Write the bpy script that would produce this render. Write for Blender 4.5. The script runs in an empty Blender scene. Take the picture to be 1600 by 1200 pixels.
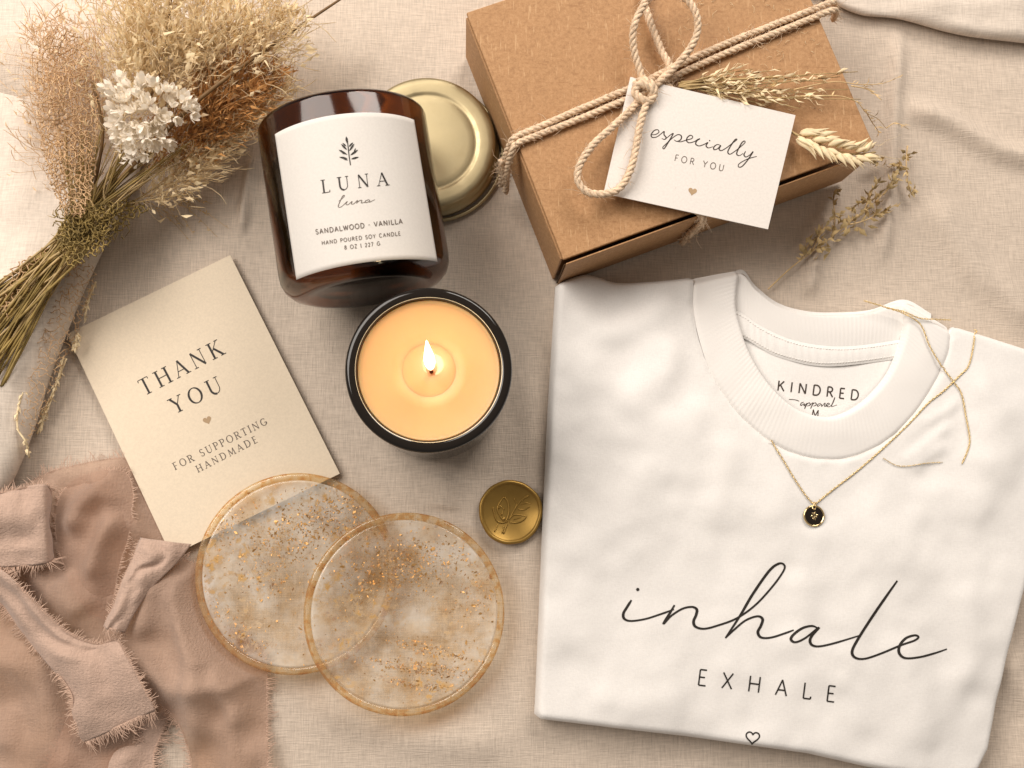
import bpy, math, random
import numpy as np
from mathutils import Vector, Matrix
from mathutils.geometry import delaunay_2d_cdt

random.seed(7)
rng = np.random.default_rng(7)
S = bpy.context.scene
COL = S.collection

# ------------------------------------------------------------------ camera, world, lamps, exposure
FPX, CX, CY, H = 1570.0, 800.0, 600.0, 0.475        # focal length in photo pixels, image centre, camera height
NAD = (723.0, 793.0)                                  # pixel of the point straight below the camera
down = Vector((NAD[0] - CX, -(NAD[1] - CY), -FPX)).normalized()
ROT = down.rotation_difference(Vector((0, 0, -1))).to_matrix()
cam_data = bpy.data.cameras.new('camera')
cam_data.sensor_width = 36.0
cam_data.lens = 36.0 * FPX / 1600.0
cam_data.clip_start = 0.01
cam_data.clip_end = 50.0
cam = bpy.data.objects.new('camera', cam_data)
COL.objects.link(cam)
cam.matrix_world = Matrix.Translation((0, 0, H)) @ ROT.to_4x4()
S.camera = cam

world = bpy.data.worlds.new('World')
S.world = world
world.use_nodes = True
bg = world.node_tree.nodes['Background']
bg.inputs[0].default_value = (1.0, 0.89, 0.79, 1)
bg.inputs[1].default_value = 0.22

def area(name, loc, target, sx, sy, power, color):
    l = bpy.data.lights.new(name, 'AREA')
    l.shape = 'RECTANGLE'; l.size = sx; l.size_y = sy
    l.energy = power; l.color = color
    o = bpy.data.objects.new(name, l); COL.objects.link(o)
    o.location = loc
    o.rotation_euler = (Vector(target) - Vector(loc)).to_track_quat('-Z', 'Y').to_euler()
    return o
area('window_light', (-0.60, 0.48, 0.80), (0.0, 0.02, 0), 0.85, 0.65, 13.2, (1.0, 0.925, 0.85))
area('side_window_light', (0.42, 0.92, 0.75), (0.12, 0.05, 0), 0.60, 0.45, 9.0, (1.0, 0.925, 0.85))

S.view_settings.view_transform = 'Standard'
S.view_settings.look = 'None'
S.view_settings.exposure = 0.0
S.view_settings.gamma = 1.0
S.view_settings.use_curve_mapping = False
S.render.engine = 'CYCLES'
S.cycles.max_bounces = 12
S.cycles.transparent_max_bounces = 24
S.cycles.caustics_reflective = False
S.cycles.caustics_refractive = False

# ------------------------------------------------------------------ helpers
def W(px, py, z=0.0):
    """world point at height z that stands at a place measured in the photograph"""
    d = ROT @ Vector((px - CX, -(py - CY), -FPX))
    t = (z - H) / d.z
    return Vector((d.x * t, d.y * t, z))

def pix(p):
    v = ROT.transposed() @ (Vector(p) - Vector((0, 0, H)))
    return (CX + v.x / -v.z * FPX, CY - v.y / -v.z * FPX)

def ray(px, py):
    return Vector((0, 0, H)), (ROT @ Vector((px - CX, -(py - CY), -FPX))).normalized()

class MB:
    def __init__(s): s.v = []; s.f = []; s.uv = None
    def add(s, vs, fs):
        o = len(s.v)
        s.v.extend([tuple(v) for v in vs])
        s.f.extend([tuple(i + o for i in f) for f in fs])
    def tube(s, pts, r, n=6, cap=True):
        pts = [Vector(p) for p in pts]
        if len(pts) < 2: return
        rr = r if isinstance(r, (list, tuple)) else [r] * len(pts)
        t0 = (pts[1] - pts[0]).normalized()
        up = Vector((0, 0, 1)) if abs(t0.z) < 0.9 else Vector((1, 0, 0))
        nrm = (up - t0 * up.dot(t0)).normalized()
        vs = []
        for i, p in enumerate(pts):
            t = (pts[min(i + 1, len(pts) - 1)] - pts[max(i - 1, 0)])
            t = t.normalized() if t.length > 1e-12 else t0
            nrm = nrm - t * nrm.dot(t)
            nrm = nrm.normalized() if nrm.length > 1e-9 else t.orthogonal().normalized()
            b = t.cross(nrm)
            for k in range(n):
                a = 2 * math.pi * k / n
                vs.append(p + (nrm * math.cos(a) + b * math.sin(a)) * rr[i])
        fs = []
        for i in range(len(pts) - 1):
            for k in range(n):
                fs.append((i * n + k, i * n + (k + 1) % n, (i + 1) * n + (k + 1) % n, (i + 1) * n + k))
        if cap and n > 2:
            fs.append(tuple(range(n - 1, -1, -1)))
            fs.append(tuple((len(pts) - 1) * n + k for k in range(n)))
        s.add(vs, fs)
    def lathe(s, prof, n=96, M=None):
        vs = []; fs = []; m = len(prof)
        for r, z in prof:
            for k in range(n):
                a = 2 * math.pi * k / n
                p = Vector((max(r, 1e-6) * math.cos(a), max(r, 1e-6) * math.sin(a), z))
                vs.append(M @ p if M else p)
        for i in range(m - 1):
            for k in range(n):
                fs.append((i * n + k, i * n + (k + 1) % n, (i + 1) * n + (k + 1) % n, (i + 1) * n + k))
        s.add(vs, fs)
    def flake(s, p, d, L, w, curl=0.3, up=None):
        """one small bent leaf or husk"""
        p = Vector(p); d = Vector(d).normalized()
        side = d.cross(up if up is not None else Vector((rng.normal(), rng.normal(), rng.normal() + .6)))
        side = side.normalized() if side.length > 1e-9 else d.orthogonal().normalized()
        n = side.cross(d)
        m = p + d * L * .45 + n * L * curl * .5
        t = p + d * L - n * L * curl * .35
        s.add([p, m + side * w / 2, m - side * w / 2, t, m + n * w * .18], [(0, 1, 4), (0, 4, 2), (1, 3, 4), (4, 3, 2)])
    def petal(s, p, d, L, w, curl, up):
        d = d.normalized(); side = d.cross(up)
        side = side.normalized() if side.length > 1e-6 else d.orthogonal().normalized()
        n = side.cross(d); c = lambda t: p + d * L * t + n * L * curl * (t * t) * .6
        s.add([c(0), c(.45) - side * w * .5, c(.45) + side * w * .5, c(.85) - side * w * .42, c(.85) + side * w * .42, c(1.0), c(.5) - n * w * .18],
              [(0, 6, 1), (0, 2, 6), (1, 6, 3), (6, 2, 4), (6, 4, 5), (6, 5, 3)])
    def build(s, name, mat, parent=None, smooth=True, uv=None):
        me = bpy.data.meshes.new(name)
        me.from_pydata(s.v, [], s.f)
        me.update()
        if smooth:
            me.polygons.foreach_set('use_smooth', [True] * len(me.polygons))
        if uv is not None:
            l = me.uv_layers.new(name='UVMap')
            li = np.zeros(len(me.loops), dtype=np.int32)
            me.loops.foreach_get('vertex_index', li)
            l.data.foreach_set('uv', np.asarray(uv, dtype=np.float32)[li].ravel())
        if mat: me.materials.append(mat)
        o = bpy.data.objects.new(name, me)
        COL.objects.link(o)
        if parent is not None: o.parent = parent; o.matrix_parent_inverse = parent.matrix_basis.inverted()
        return o

def tag(o, label=None, cat=None, group=None, kind=None):
    if label: o['label'] = label
    if cat: o['category'] = cat
    if group: o['group'] = group
    if kind: o['kind'] = kind
    return o

def empty(name, loc, label, cat, group=None):
    o = bpy.data.objects.new(name, None)
    o.empty_display_size = 0.01
    COL.objects.link(o); o.location = loc
    return tag(o, label, cat, group)

def solidify(o, t, offset=-1.0):
    m = o.modifiers.new('thickness', 'SOLIDIFY'); m.thickness = t; m.offset = offset
    return m

def catmull(pts, n=12, closed=False):
    """smooth curve through points of any dimension"""
    P = np.array(pts, dtype=float); N = len(P)
    out = []
    rngi = range(N if closed else N - 1)
    for i in rngi:
        if closed:
            p0, p1, p2, p3 = P[(i - 1) % N], P[i], P[(i + 1) % N], P[(i + 2) % N]
        else:
            p1, p2 = P[i], P[i + 1]
            p0 = P[i - 1] if i > 0 else 2 * p1 - p2
            p3 = P[i + 2] if i + 2 < N else 2 * p2 - p1
        for k in range(n):
            t = k / n
            out.append(0.5 * ((2 * p1) + (p2 - p0) * t + (2 * p0 - 5 * p1 + 4 * p2 - p3) * t * t + (3 * p1 - p0 - 3 * p2 + p3) * t ** 3))
    if not closed: out.append(P[-1])
    return np.array(out)

def resample(pts, n):
    P = np.asarray(pts, dtype=float)
    d = np.r_[0, np.cumsum(np.linalg.norm(np.diff(P, axis=0), axis=1))]
    t = np.linspace(0, d[-1], n)
    return np.stack([np.interp(t, d, P[:, k]) for k in range(P.shape[1])], axis=1)

def smooth01(x):
    x = np.clip(x, 0, 1); return x * x * (3 - 2 * x)

_perm = rng.integers(0, 2 ** 31, size=4096)
def vnoise(x, y, seed=0):
    """smooth value noise, -1..1, on arrays"""
    xi = np.floor(x).astype(np.int64); yi = np.floor(y).astype(np.int64)
    fx = x - xi; fy = y - yi
    fx = fx * fx * fx * (fx * (fx * 6 - 15) + 10); fy = fy * fy * fy * (fy * (fy * 6 - 15) + 10)
    def h(a, b): return (_perm[(a * 73 + b * 1931 + seed * 577) % 4096] % 10007) / 5003.5 - 1
    return (h(xi, yi) * (1 - fx) + h(xi + 1, yi) * fx) * (1 - fy) + (h(xi, yi + 1) * (1 - fx) + h(xi + 1, yi + 1) * fx) * fy

def segdist(x, y, poly, closed=False):
    """distance to a polyline, signed side of the nearest piece (+ = left of travel) and 0..1 position along it"""
    P = np.asarray(poly, dtype=float)[:, :2]
    if closed: P = np.vstack([P, P[:1]])
    L = np.r_[0, np.cumsum(np.linalg.norm(np.diff(P, axis=0), axis=1))]
    best = np.full(x.shape, 1e9); side = np.zeros(x.shape); along = np.zeros(x.shape)
    for i in range(len(P) - 1):
        a, b = P[i], P[i + 1]; ab = b - a; l2 = ab @ ab
        if l2 < 1e-18: continue
        t = np.clip(((x - a[0]) * ab[0] + (y - a[1]) * ab[1]) / l2, 0, 1)
        dx = x - (a[0] + t * ab[0]); dy = y - (a[1] + t * ab[1])
        d = np.hypot(dx, dy); m = d < best
        best = np.where(m, d, best)
        side = np.where(m, np.sign(ab[0] * dy - ab[1] * dx), side)
        along = np.where(m, (L[i] + t * math.sqrt(l2)) / L[-1], along)
    return best, side, along

def inside(x, y, poly):
    P = np.asarray(poly)[:, :2]; r = np.zeros(x.shape, bool); n = len(P)
    for i in range(n):
        x1, y1 = P[i]; x2, y2 = P[(i + 1) % n]
        if y1 == y2: continue
        c = ((y1 > y) != (y2 > y)) & (x < (x2 - x1) * (y - y1) / (y2 - y1) + x1)
        r ^= c
    return r

def patch(outline, spacing, zfn, rings=(), under=()):
    """triangulated sheet inside an outline (world xy); zfn(x, y) gives heights; rings are extra loops near the edge;
    under = ((inset, z), ...) closes the sheet below its edge"""
    O = np.asarray(outline, dtype=float)[:, :2]
    per = np.linalg.norm(np.diff(np.vstack([O, O[:1]]), axis=0), axis=1).sum()
    Oc = resample(np.vstack([O, O[:1]]), max(16, int(per / (spacing * .9))) + 1)[:-1]
    area2 = np.sum(Oc[:, 0] * np.roll(Oc[:, 1], -1) - np.roll(Oc[:, 0], -1) * Oc[:, 1])
    if area2 < 0: Oc = Oc[::-1]
    tg = np.roll(Oc, -1, 0) - np.roll(Oc, 1, 0); tg /= np.linalg.norm(tg, axis=1)[:, None] + 1e-12
    nin = np.stack([-tg[:, 1], tg[:, 0]], axis=1)
    pts = [Oc]
    for r in rings:
        q = Oc + nin * r
        d, _, _ = segdist(q[:, 0], q[:, 1], Oc, True)
        pts.append(q[(d > r * .93) & inside(q[:, 0], q[:, 1], Oc)])
    mn, mx = Oc.min(0), Oc.max(0)
    xs = np.arange(mn[0], mx[0], spacing); ys = np.arange(mn[1], mx[1], spacing * .866)
    gx, gy = np.meshgrid(xs, ys); gx = gx + (np.arange(len(ys))[:, None] % 2) * spacing * .5
    gx = gx.ravel(); gy = gy.ravel()
    m = inside(gx, gy, Oc); gx, gy = gx[m], gy[m]
    d, _, _ = segdist(gx, gy, Oc, True)
    m = d > (max(rings) if rings else 0) + spacing * .5
    pts.append(np.stack([gx[m], gy[m]], axis=1))
    A = np.vstack(pts); n = len(Oc)
    vs, _, fs, *_ = delaunay_2d_cdt([Vector(p) for p in A], [(i, (i + 1) % n) for i in range(n)], [], 0, 1e-7)
    V = np.array([tuple(v) for v in vs])
    F = np.array([tuple(f) for f in fs])
    c = V[F].mean(axis=1)
    F = F[inside(c[:, 0], c[:, 1], Oc)]
    a = V[F]; s2 = (a[:, 1, 0] - a[:, 0, 0]) * (a[:, 2, 1] - a[:, 0, 1]) - (a[:, 1, 1] - a[:, 0, 1]) * (a[:, 2, 0] - a[:, 0, 0])
    F[s2 < 0] = F[s2 < 0][:, ::-1]
    z = zfn(V[:, 0], V[:, 1])
    b = MB(); b.v = [tuple(p) for p in np.column_stack([V, z])]; b.f = [tuple(int(i) for i in f) for f in F]
    if under:
        prev = list(range(n))
        for inset, zz in under:
            q = Oc + nin * inset; o = len(b.v)
            b.v.extend([(p[0], p[1], zz) for p in q])
            cur = list(range(o, o + n))
            for i in range(n):
                j = (i + 1) % n
                b.f.append((prev[j], prev[i], cur[i], cur[j]))
            prev = cur
    return b

def loft(A, B, n, m, fn=None):
    """sheet between two curves (n along, m across). fn(P, u, v) -> changed points. Returns MB and uv in metres"""
    A = resample(A, n); B = resample(B, n)
    v = np.linspace(0, 1, m)
    P = A[:, None, :] * (1 - v)[None, :, None] + B[:, None, :] * v[None, :, None]
    u = np.linspace(0, 1, n)
    if fn: P = fn(P, u[:, None], v[None, :])
    mid = P[:, m // 2, :]
    L = np.r_[0, np.cumsum(np.linalg.norm(np.diff(mid, axis=0), axis=1))]
    wd = np.linalg.norm(A - B, axis=1).mean()
    b = MB(); b.v = [tuple(p) for p in P.reshape(-1, 3)]
    for i in range(n - 1):
        for j in range(m - 1):
            b.f.append((i * m + j, i * m + j + 1, (i + 1) * m + j + 1, (i + 1) * m + j))
    uv = np.stack([np.repeat(L, m), np.tile(v * wd, n)], axis=1)
    return b, uv

def curve3(pts, n=12):
    """photo points (px, py, z mm) -> smooth world curve"""
    return catmull([tuple(W(p[0], p[1], p[2] / 1000)) for p in pts], n)

# ------------------------------------------------------------------ materials
def mat(name):
    m = bpy.data.materials.new(name); m.use_nodes = True
    nt = m.node_tree; p = nt.nodes['Principled BSDF']
    return m, nt, p
def N(nt, t, **kw):
    n = nt.nodes.new(t)
    for k, v in kw.items():
        if k in n.inputs: n.inputs[k].default_value = v
        else: setattr(n, k, v)
    return n
def coords(nt, scale=(1, 1, 1), rot=(0, 0, 0), out='Object'):
    tc = N(nt, 'ShaderNodeTexCoord'); mp = N(nt, 'ShaderNodeMapping')
    mp.inputs['Scale'].default_value = scale; mp.inputs['Rotation'].default_value = rot
    nt.links.new(tc.outputs[out], mp.inputs['Vector'])
    return mp.outputs['Vector']
def noise(nt, vec, scale, detail=3, rough=.55):
    n = N(nt, 'ShaderNodeTexNoise', Scale=scale, Detail=detail, Roughness=rough)
    nt.links.new(vec, n.inputs['Vector']); return n.outputs['Fac']
def ramp(nt, fac, stops):
    r = N(nt, 'ShaderNodeValToRGB')
    e = r.color_ramp.elements
    while len(e) < len(stops): e.new(.5)
    for el, (p, c) in zip(e, stops): el.position = p; el.color = (*c, 1) if len(c) == 3 else c
    nt.links.new(fac, r.inputs['Fac']); return r.outputs['Color']
def math_(nt, op, a, b):
    n = N(nt, 'ShaderNodeMath', operation=op)
    for i, x in enumerate((a, b)):
        if isinstance(x, (int, float)): n.inputs[i].default_value = x
        else: nt.links.new(x, n.inputs[i])
    return n.outputs[0]
def mixc(nt, fac, a, b, blend='MIX'):
    n = N(nt, 'ShaderNodeMix', data_type='RGBA', blend_type=blend)
    for sk, x in ((n.inputs[0], fac), (n.inputs[6], a), (n.inputs[7], b)):
        if isinstance(x, (int, float)): sk.default_value = x
        elif isinstance(x, tuple): sk.default_value = (*x, 1)
        else: nt.links.new(x, sk)
    return n.outputs[2]
def bump(nt, p, h, strength, dist, prev=None):
    b = N(nt, 'ShaderNodeBump', Strength=strength, Distance=dist)
    nt.links.new(h, b.inputs['Height'])
    if prev is not None: nt.links.new(prev, b.inputs['Normal'])
    if p is not None: nt.links.new(b.outputs[0], p.inputs['Normal'])
    return b.outputs[0]

def simple(name, col, rough=.6, var=.12, scale=120, metallic=0, spec=.4, sheen=0, bmp=0, trans=0):
    m, nt, p = mat(name)
    v = coords(nt)
    f = noise(nt, v, scale)
    c2 = tuple(min(1, c * (1 + var)) for c in col); c1 = tuple(c * (1 - var) for c in col)
    nt.links.new(ramp(nt, f, [(.3, c1), (.7, c2)]), p.inputs['Base Color'])
    p.inputs['Roughness'].default_value = rough; p.inputs['Metallic'].default_value = metallic
    p.inputs['Specular IOR Level'].default_value = spec
    p.inputs['Sheen Weight'].default_value = sheen
    if bmp: bump(nt, p, noise(nt, v, scale * 3), bmp, .0005)
    if trans:
        out = nt.nodes['Material Output']
        tr = N(nt, 'ShaderNodeBsdfTranslucent'); tr.inputs[0].default_value = (*col, 1)
        mx = N(nt, 'ShaderNodeMixShader'); mx.inputs[0].default_value = trans
        nt.links.new(p.outputs[0], mx.inputs[1]); nt.links.new(tr.outputs[0], mx.inputs[2])
        nt.links.new(mx.outputs[0], out.inputs[0])
    return m

def fabric(name, col, warp=1400, slub=60, cvar=.2, bstr=.5, bdist=.0004, rough=.9, sheen=.15, rot=0.0, fuzz=0):
    """woven cloth: two crossed sets of uneven yarns"""
    m, nt, p = mat(name)
    va = coords(nt, (warp, slub, slub), (0, 0, rot)); vb = coords(nt, (slub, warp, slub), (0, 0, rot))
    a = noise(nt, va, 1.0, 3, .6); b = noise(nt, vb, 1.0, 3, .6)
    s = math_(nt, 'ADD', a, b)
    blot = noise(nt, coords(nt), 26, 3)
    f = math_(nt, 'MULTIPLY', s, .5)
    c = ramp(nt, f, [(.36, tuple(x * (1 - cvar) for x in col)), (.62, tuple(min(1, x * (1 + cvar * .75)) for x in col))])
    c = mixc(nt, math_(nt, 'MULTIPLY', blot, .22), c, tuple(x * .80 for x in col))
    nt.links.new(c, p.inputs['Base Color'])
    p.inputs['Roughness'].default_value = rough
    p.inputs['Specular IOR Level'].default_value = .2
    p.inputs['Sheen Weight'].default_value = sheen
    bn = bump(nt, p, f, bstr, bdist)
    if fuzz:
        bump(nt, p, noise(nt, coords(nt), 700, 4, .7), fuzz, .0003, bn)
    return m

M = {}
M['linen'] = fabric('linen', (.625, .525, .43), 1800, 120, .20, .9, .0006, rot=.04, fuzz=.25)
M['lit_linen'] = fabric('lit_linen', (.70, .61, .52), 1500, 140, .16, .8, .0004, rot=.04, fuzz=.2)  # same linen, bright window light painted in as a paler base colour
M['jersey'] = fabric('jersey', (.86, .83, .795), 2200, 500, .05, .25, .0002, .95, .25, .1, .3)
M['silk'] = fabric('silk', (.52, .365, .285), 1700, 160, .14, .6, .0004, .7, .3, .35)
M['fringe'] = simple('fringe', (.60, .42, .32), .8, .15)
M['lace'] = simple('lace', (.70, .47, .26), .75, .25, 300, trans=.2)
M['straw'] = simple('straw', (.44, .31, .14), .6, .3, 160)
M['olive'] = simple('olive', (.27, .185, .055), .65, .35, 160)
M['dark_stem'] = simple('dark_stem', (.17, .095, .035), .6, .25, 160)
M['plume'] = simple('plume', (.95, .77, .50), .75, .10, 200, trans=.3)
M['tan_plume'] = simple('tan_plume', (.90, .68, .45), .75, .15, 200, trans=.3)
M['rust_plume'] = simple('rust_plume', (.62, .32, .11), .75, .3, 200, trans=.25)
M['white_flower'] = simple('white_flower', (.97, .90, .79), .7, .03, 200, trans=.3)
M['wheat'] = simple('wheat', (.88, .71, .45), .6, .16, 250, trans=.1)
M['dry_grass'] = simple('dry_grass', (.66, .47, .24), .6, .3, 250)
M['seed'] = simple('seed', (.55, .40, .19), .65, .35, 250)
M['twine'] = simple('twine', (.74, .56, .39), .85, .25, 600, bmp=.6)
M['ink'] = simple('ink', (.022, .017, .013), .6, .1)
M['ink_soft'] = simple('ink_soft', (.13, .10, .08), .6, .1)
M['ink_brown'] = simple('ink_brown', (.05, .035, .026), .6, .1)
M['heart_gold'] = simple('heart_gold', (.40, .27, .15), .55, .1)

def paper(name, col, fib=.05, rough=.8):
    m, nt, p = mat(name)
    v = coords(nt)
    f = noise(nt, v, 900, 4, .7); g = noise(nt, v, 30, 3)
    c = ramp(nt, f, [(.35, tuple(x * (1 - fib) for x in col)), (.65, tuple(min(1, x * (1 + fib)) for x in col))])
    c = mixc(nt, math_(nt, 'MULTIPLY', g, .12), c, tuple(x * .86 for x in col))
    nt.links.new(c, p.inputs['Base Color'])
    p.inputs['Roughness'].default_value = rough; p.inputs['Specular IOR Level'].default_value = .25
    bump(nt, p, f, .25, .0001)
    return m
M['card'] = paper('card', (.76, .645, .495))
M['tag'] = paper('tag', (.75, .70, .65))
M['label'] = paper('label', (.69, .655, .61), .03)

def kraft():
    m, nt, p = mat('kraft')
    v = coords(nt)
    big = noise(nt, v, 40, 4, .6); fine = noise(nt, v, 700, 4, .75)
    f1 = noise(nt, coords(nt, (1100, 120, 300), (0, 0, .5)), 1, 2); f2 = noise(nt, coords(nt, (130, 1000, 300), (0, 0, -.25)), 1, 2)
    c = ramp(nt, fine, [(.3, (.30, .156, .068)), (.5, (.415, .228, .103)), (.72, (.51, .295, .145))])
    c = mixc(nt, ramp(nt, f1, [(.62, (0, 0, 0)), (.72, (.5, .5, .5))]), c, (.70, .46, .25))
    c = mixc(nt, ramp(nt, f2, [(.62, (0, 0, 0)), (.74, (.6, .6, .6))]), c, (.27, .13, .05))
    c = mixc(nt, math_(nt, 'MULTIPLY', big, .35), c, (.42, .215, .09))
    nt.links.new(c, p.inputs['Base Color'])
    p.inputs['Roughness'].default_value = .62; p.inputs['Specular IOR Level'].default_value = .35
    bump(nt, p, fine, .35, .00015)
    return m
M['kraft'] = kraft()
M['kraft_dark'] = simple('kraft_dark', (.10, .05, .02), .9, .1)

def glass(name, col, rough=.03, ior=1.5):
    m, nt, p = mat(name)
    p.inputs['Base Color'].default_value = (*col, 1)
    p.inputs['Transmission Weight'].default_value = 1
    p.inputs['Roughness'].default_value = rough; p.inputs['IOR'].default_value = ior
    return m
M['amber'] = glass('amber', (.125, .032, .0045), .10)
def black_glass():
    m, nt, p = mat('black_glass')
    p.inputs['Base Color'].default_value = (.012, .009, .007, 1)
    p.inputs['Roughness'].default_value = .07
    p.inputs['Specular IOR Level'].default_value = .45
    return m
M['black_glass'] = black_glass()
def wax(name, col, sss=.6, coat=0.0, rough=.45):
    m, nt, p = mat(name)
    f = noise(nt, coords(nt), 60, 3)
    nt.links.new(ramp(nt, f, [(.3, tuple(x * .96 for x in col)), (.7, col)]), p.inputs['Base Color'])
    p.inputs['Subsurface Weight'].default_value = sss
    p.inputs['Subsurface Radius'].default_value = (1.0, .55, .25)
    p.inputs['Subsurface Scale'].default_value = .012
    p.inputs['Roughness'].default_value = rough
    p.inputs['Coat Weight'].default_value = coat; p.inputs['Coat Roughness'].default_value = .02
    return m
M['wax'] = wax('wax', (.82, .43, .175))
M['wax_pool'] = wax('wax_pool', (.83, .45, .19), .6, .4, .25)
M['wax_raw'] = wax('wax_raw', (.80, .62, .42), 0)
def emit(name, c1, c2, strength):
    m, nt, p = mat(name)
    nt.nodes.remove(p)
    e = N(nt, 'ShaderNodeEmission', Strength=strength)
    tc = N(nt, 'ShaderNodeTexCoord'); sp = N(nt, 'ShaderNodeSeparateXYZ')
    nt.links.new(tc.outputs['Generated'], sp.inputs[0])
    nt.links.new(ramp(nt, sp.outputs[2], [(0.0, c1), (.25, c2)]), e.inputs[0])
    nt.links.new(e.outputs[0], nt.nodes['Material Output'].inputs[0])
    return m
M['flame'] = emit('flame', (.9, .16, .03), (1, .84, .56), 4)
M['wick'] = simple('wick', (.12, .02, .008), .9)

def metal(name, col, rough, var=.1, scale=60, bmp=0.0):
    m, nt, p = mat(name)
    v = coords(nt); f = noise(nt, v, scale, 4)
    nt.links.new(ramp(nt, f, [(.3, tuple(x * (1 - var) for x in col)), (.7, col)]), p.inputs['Base Color'])
    p.inputs['Metallic'].default_value = 1
    nt.links.new(ramp(nt, noise(nt, v, 220, 4), [(.3, (rough * .85,) * 3), (.7, (rough * 1.15,) * 3)]), p.inputs['Roughness'])
    if bmp: bump(nt, p, noise(nt, v, 900, 3), bmp, .0001)
    return m
M['lid_gold'] = metal('lid_gold', (.52, .43, .255), .48, .08, 60, .15)
M['gold'] = metal('gold', (.98, .74, .36), .3); M['gold'].node_tree.nodes['Principled BSDF'].inputs['Metallic'].default_value = .7
M['bright_gold'] = metal('bright_gold', (.95, .72, .38), .16)
M['leaf_gold'] = metal('leaf_gold', (.72, .40, .14), .5, .35, 400); M['leaf_gold'].node_tree.nodes['Principled BSDF'].inputs['Metallic'].default_value = .55
def seal_mat():
    m, nt, p = mat('seal_wax')
    v = coords(nt)
    nt.links.new(ramp(nt, noise(nt, v, 90, 4), [(.3, (.30, .175, .04)), (.7, (.38, .23, .055))]), p.inputs['Base Color'])
    p.inputs['Metallic'].default_value = .7; p.inputs['Roughness'].default_value = .42
    bump(nt, p, noise(nt, v, 260, 3), .15, .0003)
    return m
M['seal'] = seal_mat()
def enamel():
    m, nt, p = mat('black_enamel')
    p.inputs['Base Color'].default_value = (.014, .009, .006, 1); p.inputs['Roughness'].default_value = .15
    return m
M['enamel'] = enamel()

def edge_gloss(nt):
    lw = N(nt, 'ShaderNodeLayerWeight'); lw.inputs['Blend'].default_value = .5
    return math_(nt, 'ADD', math_(nt, 'MULTIPLY', math_(nt, 'POWER', lw.outputs['Facing'], 4.0), .5), .03)
def resin(name, amber_amt, sx, sy, cloud_lo, cloud_hi):
    """clear cast resin with milky swirls"""
    m, nt, p = mat(name)
    out = nt.nodes['Material Output']
    v = coords(nt)
    mp = N(nt, 'ShaderNodeMapping'); mp.inputs['Location'].default_value = (sx, sy, 0)
    nt.links.new(v, mp.inputs['Vector']); v = mp.outputs[0]
    dn = N(nt, 'ShaderNodeTexNoise', Scale=34., Detail=7., Roughness=.62, Distortion=.12)
    nt.links.new(v, dn.inputs['Vector'])
    cl = ramp(nt, dn.outputs['Fac'], [(cloud_lo, (0, 0, 0)), (cloud_hi, (1, 1, 1))])
    gm = math_(nt, 'MULTIPLY', ramp(nt, noise(nt, v, 210, 6, .7), [(.50, (0, 0, 0)), (.60, (1, 1, 1))]), ramp(nt, noise(nt, v, 42, 3), [(.44, (.05,) * 3), (.62, (1, 1, 1))]))
    amb = ramp(nt, noise(nt, v, 75, 5, .65), [(.42, (.985, .945, .87)), (.54, (.955, .85, .68)), (.68, (.90, .70, .44))])
    tr = N(nt, 'ShaderNodeBsdfTransparent')
    nt.links.new(mixc(nt, amber_amt, (.98, .91, .80), amb), tr.inputs[0])
    p.inputs['Roughness'].default_value = .3
    nt.links.new(mixc(nt, gm, mixc(nt, amber_amt * .6, (.94, .87, .77), amb), (.66, .40, .15)), p.inputs['Base Color'])
    mx = N(nt, 'ShaderNodeMixShader')
    fac = math_(nt, 'ADD', math_(nt, 'MULTIPLY', cl, .50), .03)
    fac = math_(nt, 'MAXIMUM', fac, math_(nt, 'MULTIPLY', gm, .72))
    nt.links.new(fac, mx.inputs[0]); nt.links.new(tr.outputs[0], mx.inputs[1]); nt.links.new(p.outputs[0], mx.inputs[2])
    gl = N(nt, 'ShaderNodeBsdfGlossy', Roughness=.12); fr = edge_gloss(nt)
    m2 = N(nt, 'ShaderNodeMixShader')
    nt.links.new(fr, m2.inputs[0]); nt.links.new(mx.outputs[0], m2.inputs[1]); nt.links.new(gl.outputs[0], m2.inputs[2])
    nt.links.new(m2.outputs[0], out.inputs[0])
    return m
M['resin_a'] = resin('resin_a', .75, 0, 0, .36, .62)
M['resin_b'] = resin('resin_b', .85, 1.7, .6, .38, .64)
def rim_resin():
    m, nt, p = mat('rim_resin')
    out = nt.nodes['Material Output']
    v = coords(nt)
    tr = N(nt, 'ShaderNodeBsdfTransparent')
    nt.links.new(ramp(nt, noise(nt, v, 260, 3), [(.42, (.985, .92, .80)), (.52, (.94, .76, .48)), (.60, (.80, .48, .18))]), tr.inputs[0])
    p.inputs['Base Color'].default_value = (.80, .58, .33, 1); p.inputs['Roughness'].default_value = .15
    mx = N(nt, 'ShaderNodeMixShader'); mx.inputs[0].default_value = .20
    nt.links.new(tr.outputs[0], mx.inputs[1]); nt.links.new(p.outputs[0], mx.inputs[2])
    gl = N(nt, 'ShaderNodeBsdfGlossy', Roughness=.06); fr = edge_gloss(nt)
    m2 = N(nt, 'ShaderNodeMixShader')
    nt.links.new(fr, m2.inputs[0]); nt.links.new(mx.outputs[0], m2.inputs[1]); nt.links.new(gl.outputs[0], m2.inputs[2])
    nt.links.new(m2.outputs[0], out.inputs[0])
    return m
M['rim_resin'] = rim_resin()

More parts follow.
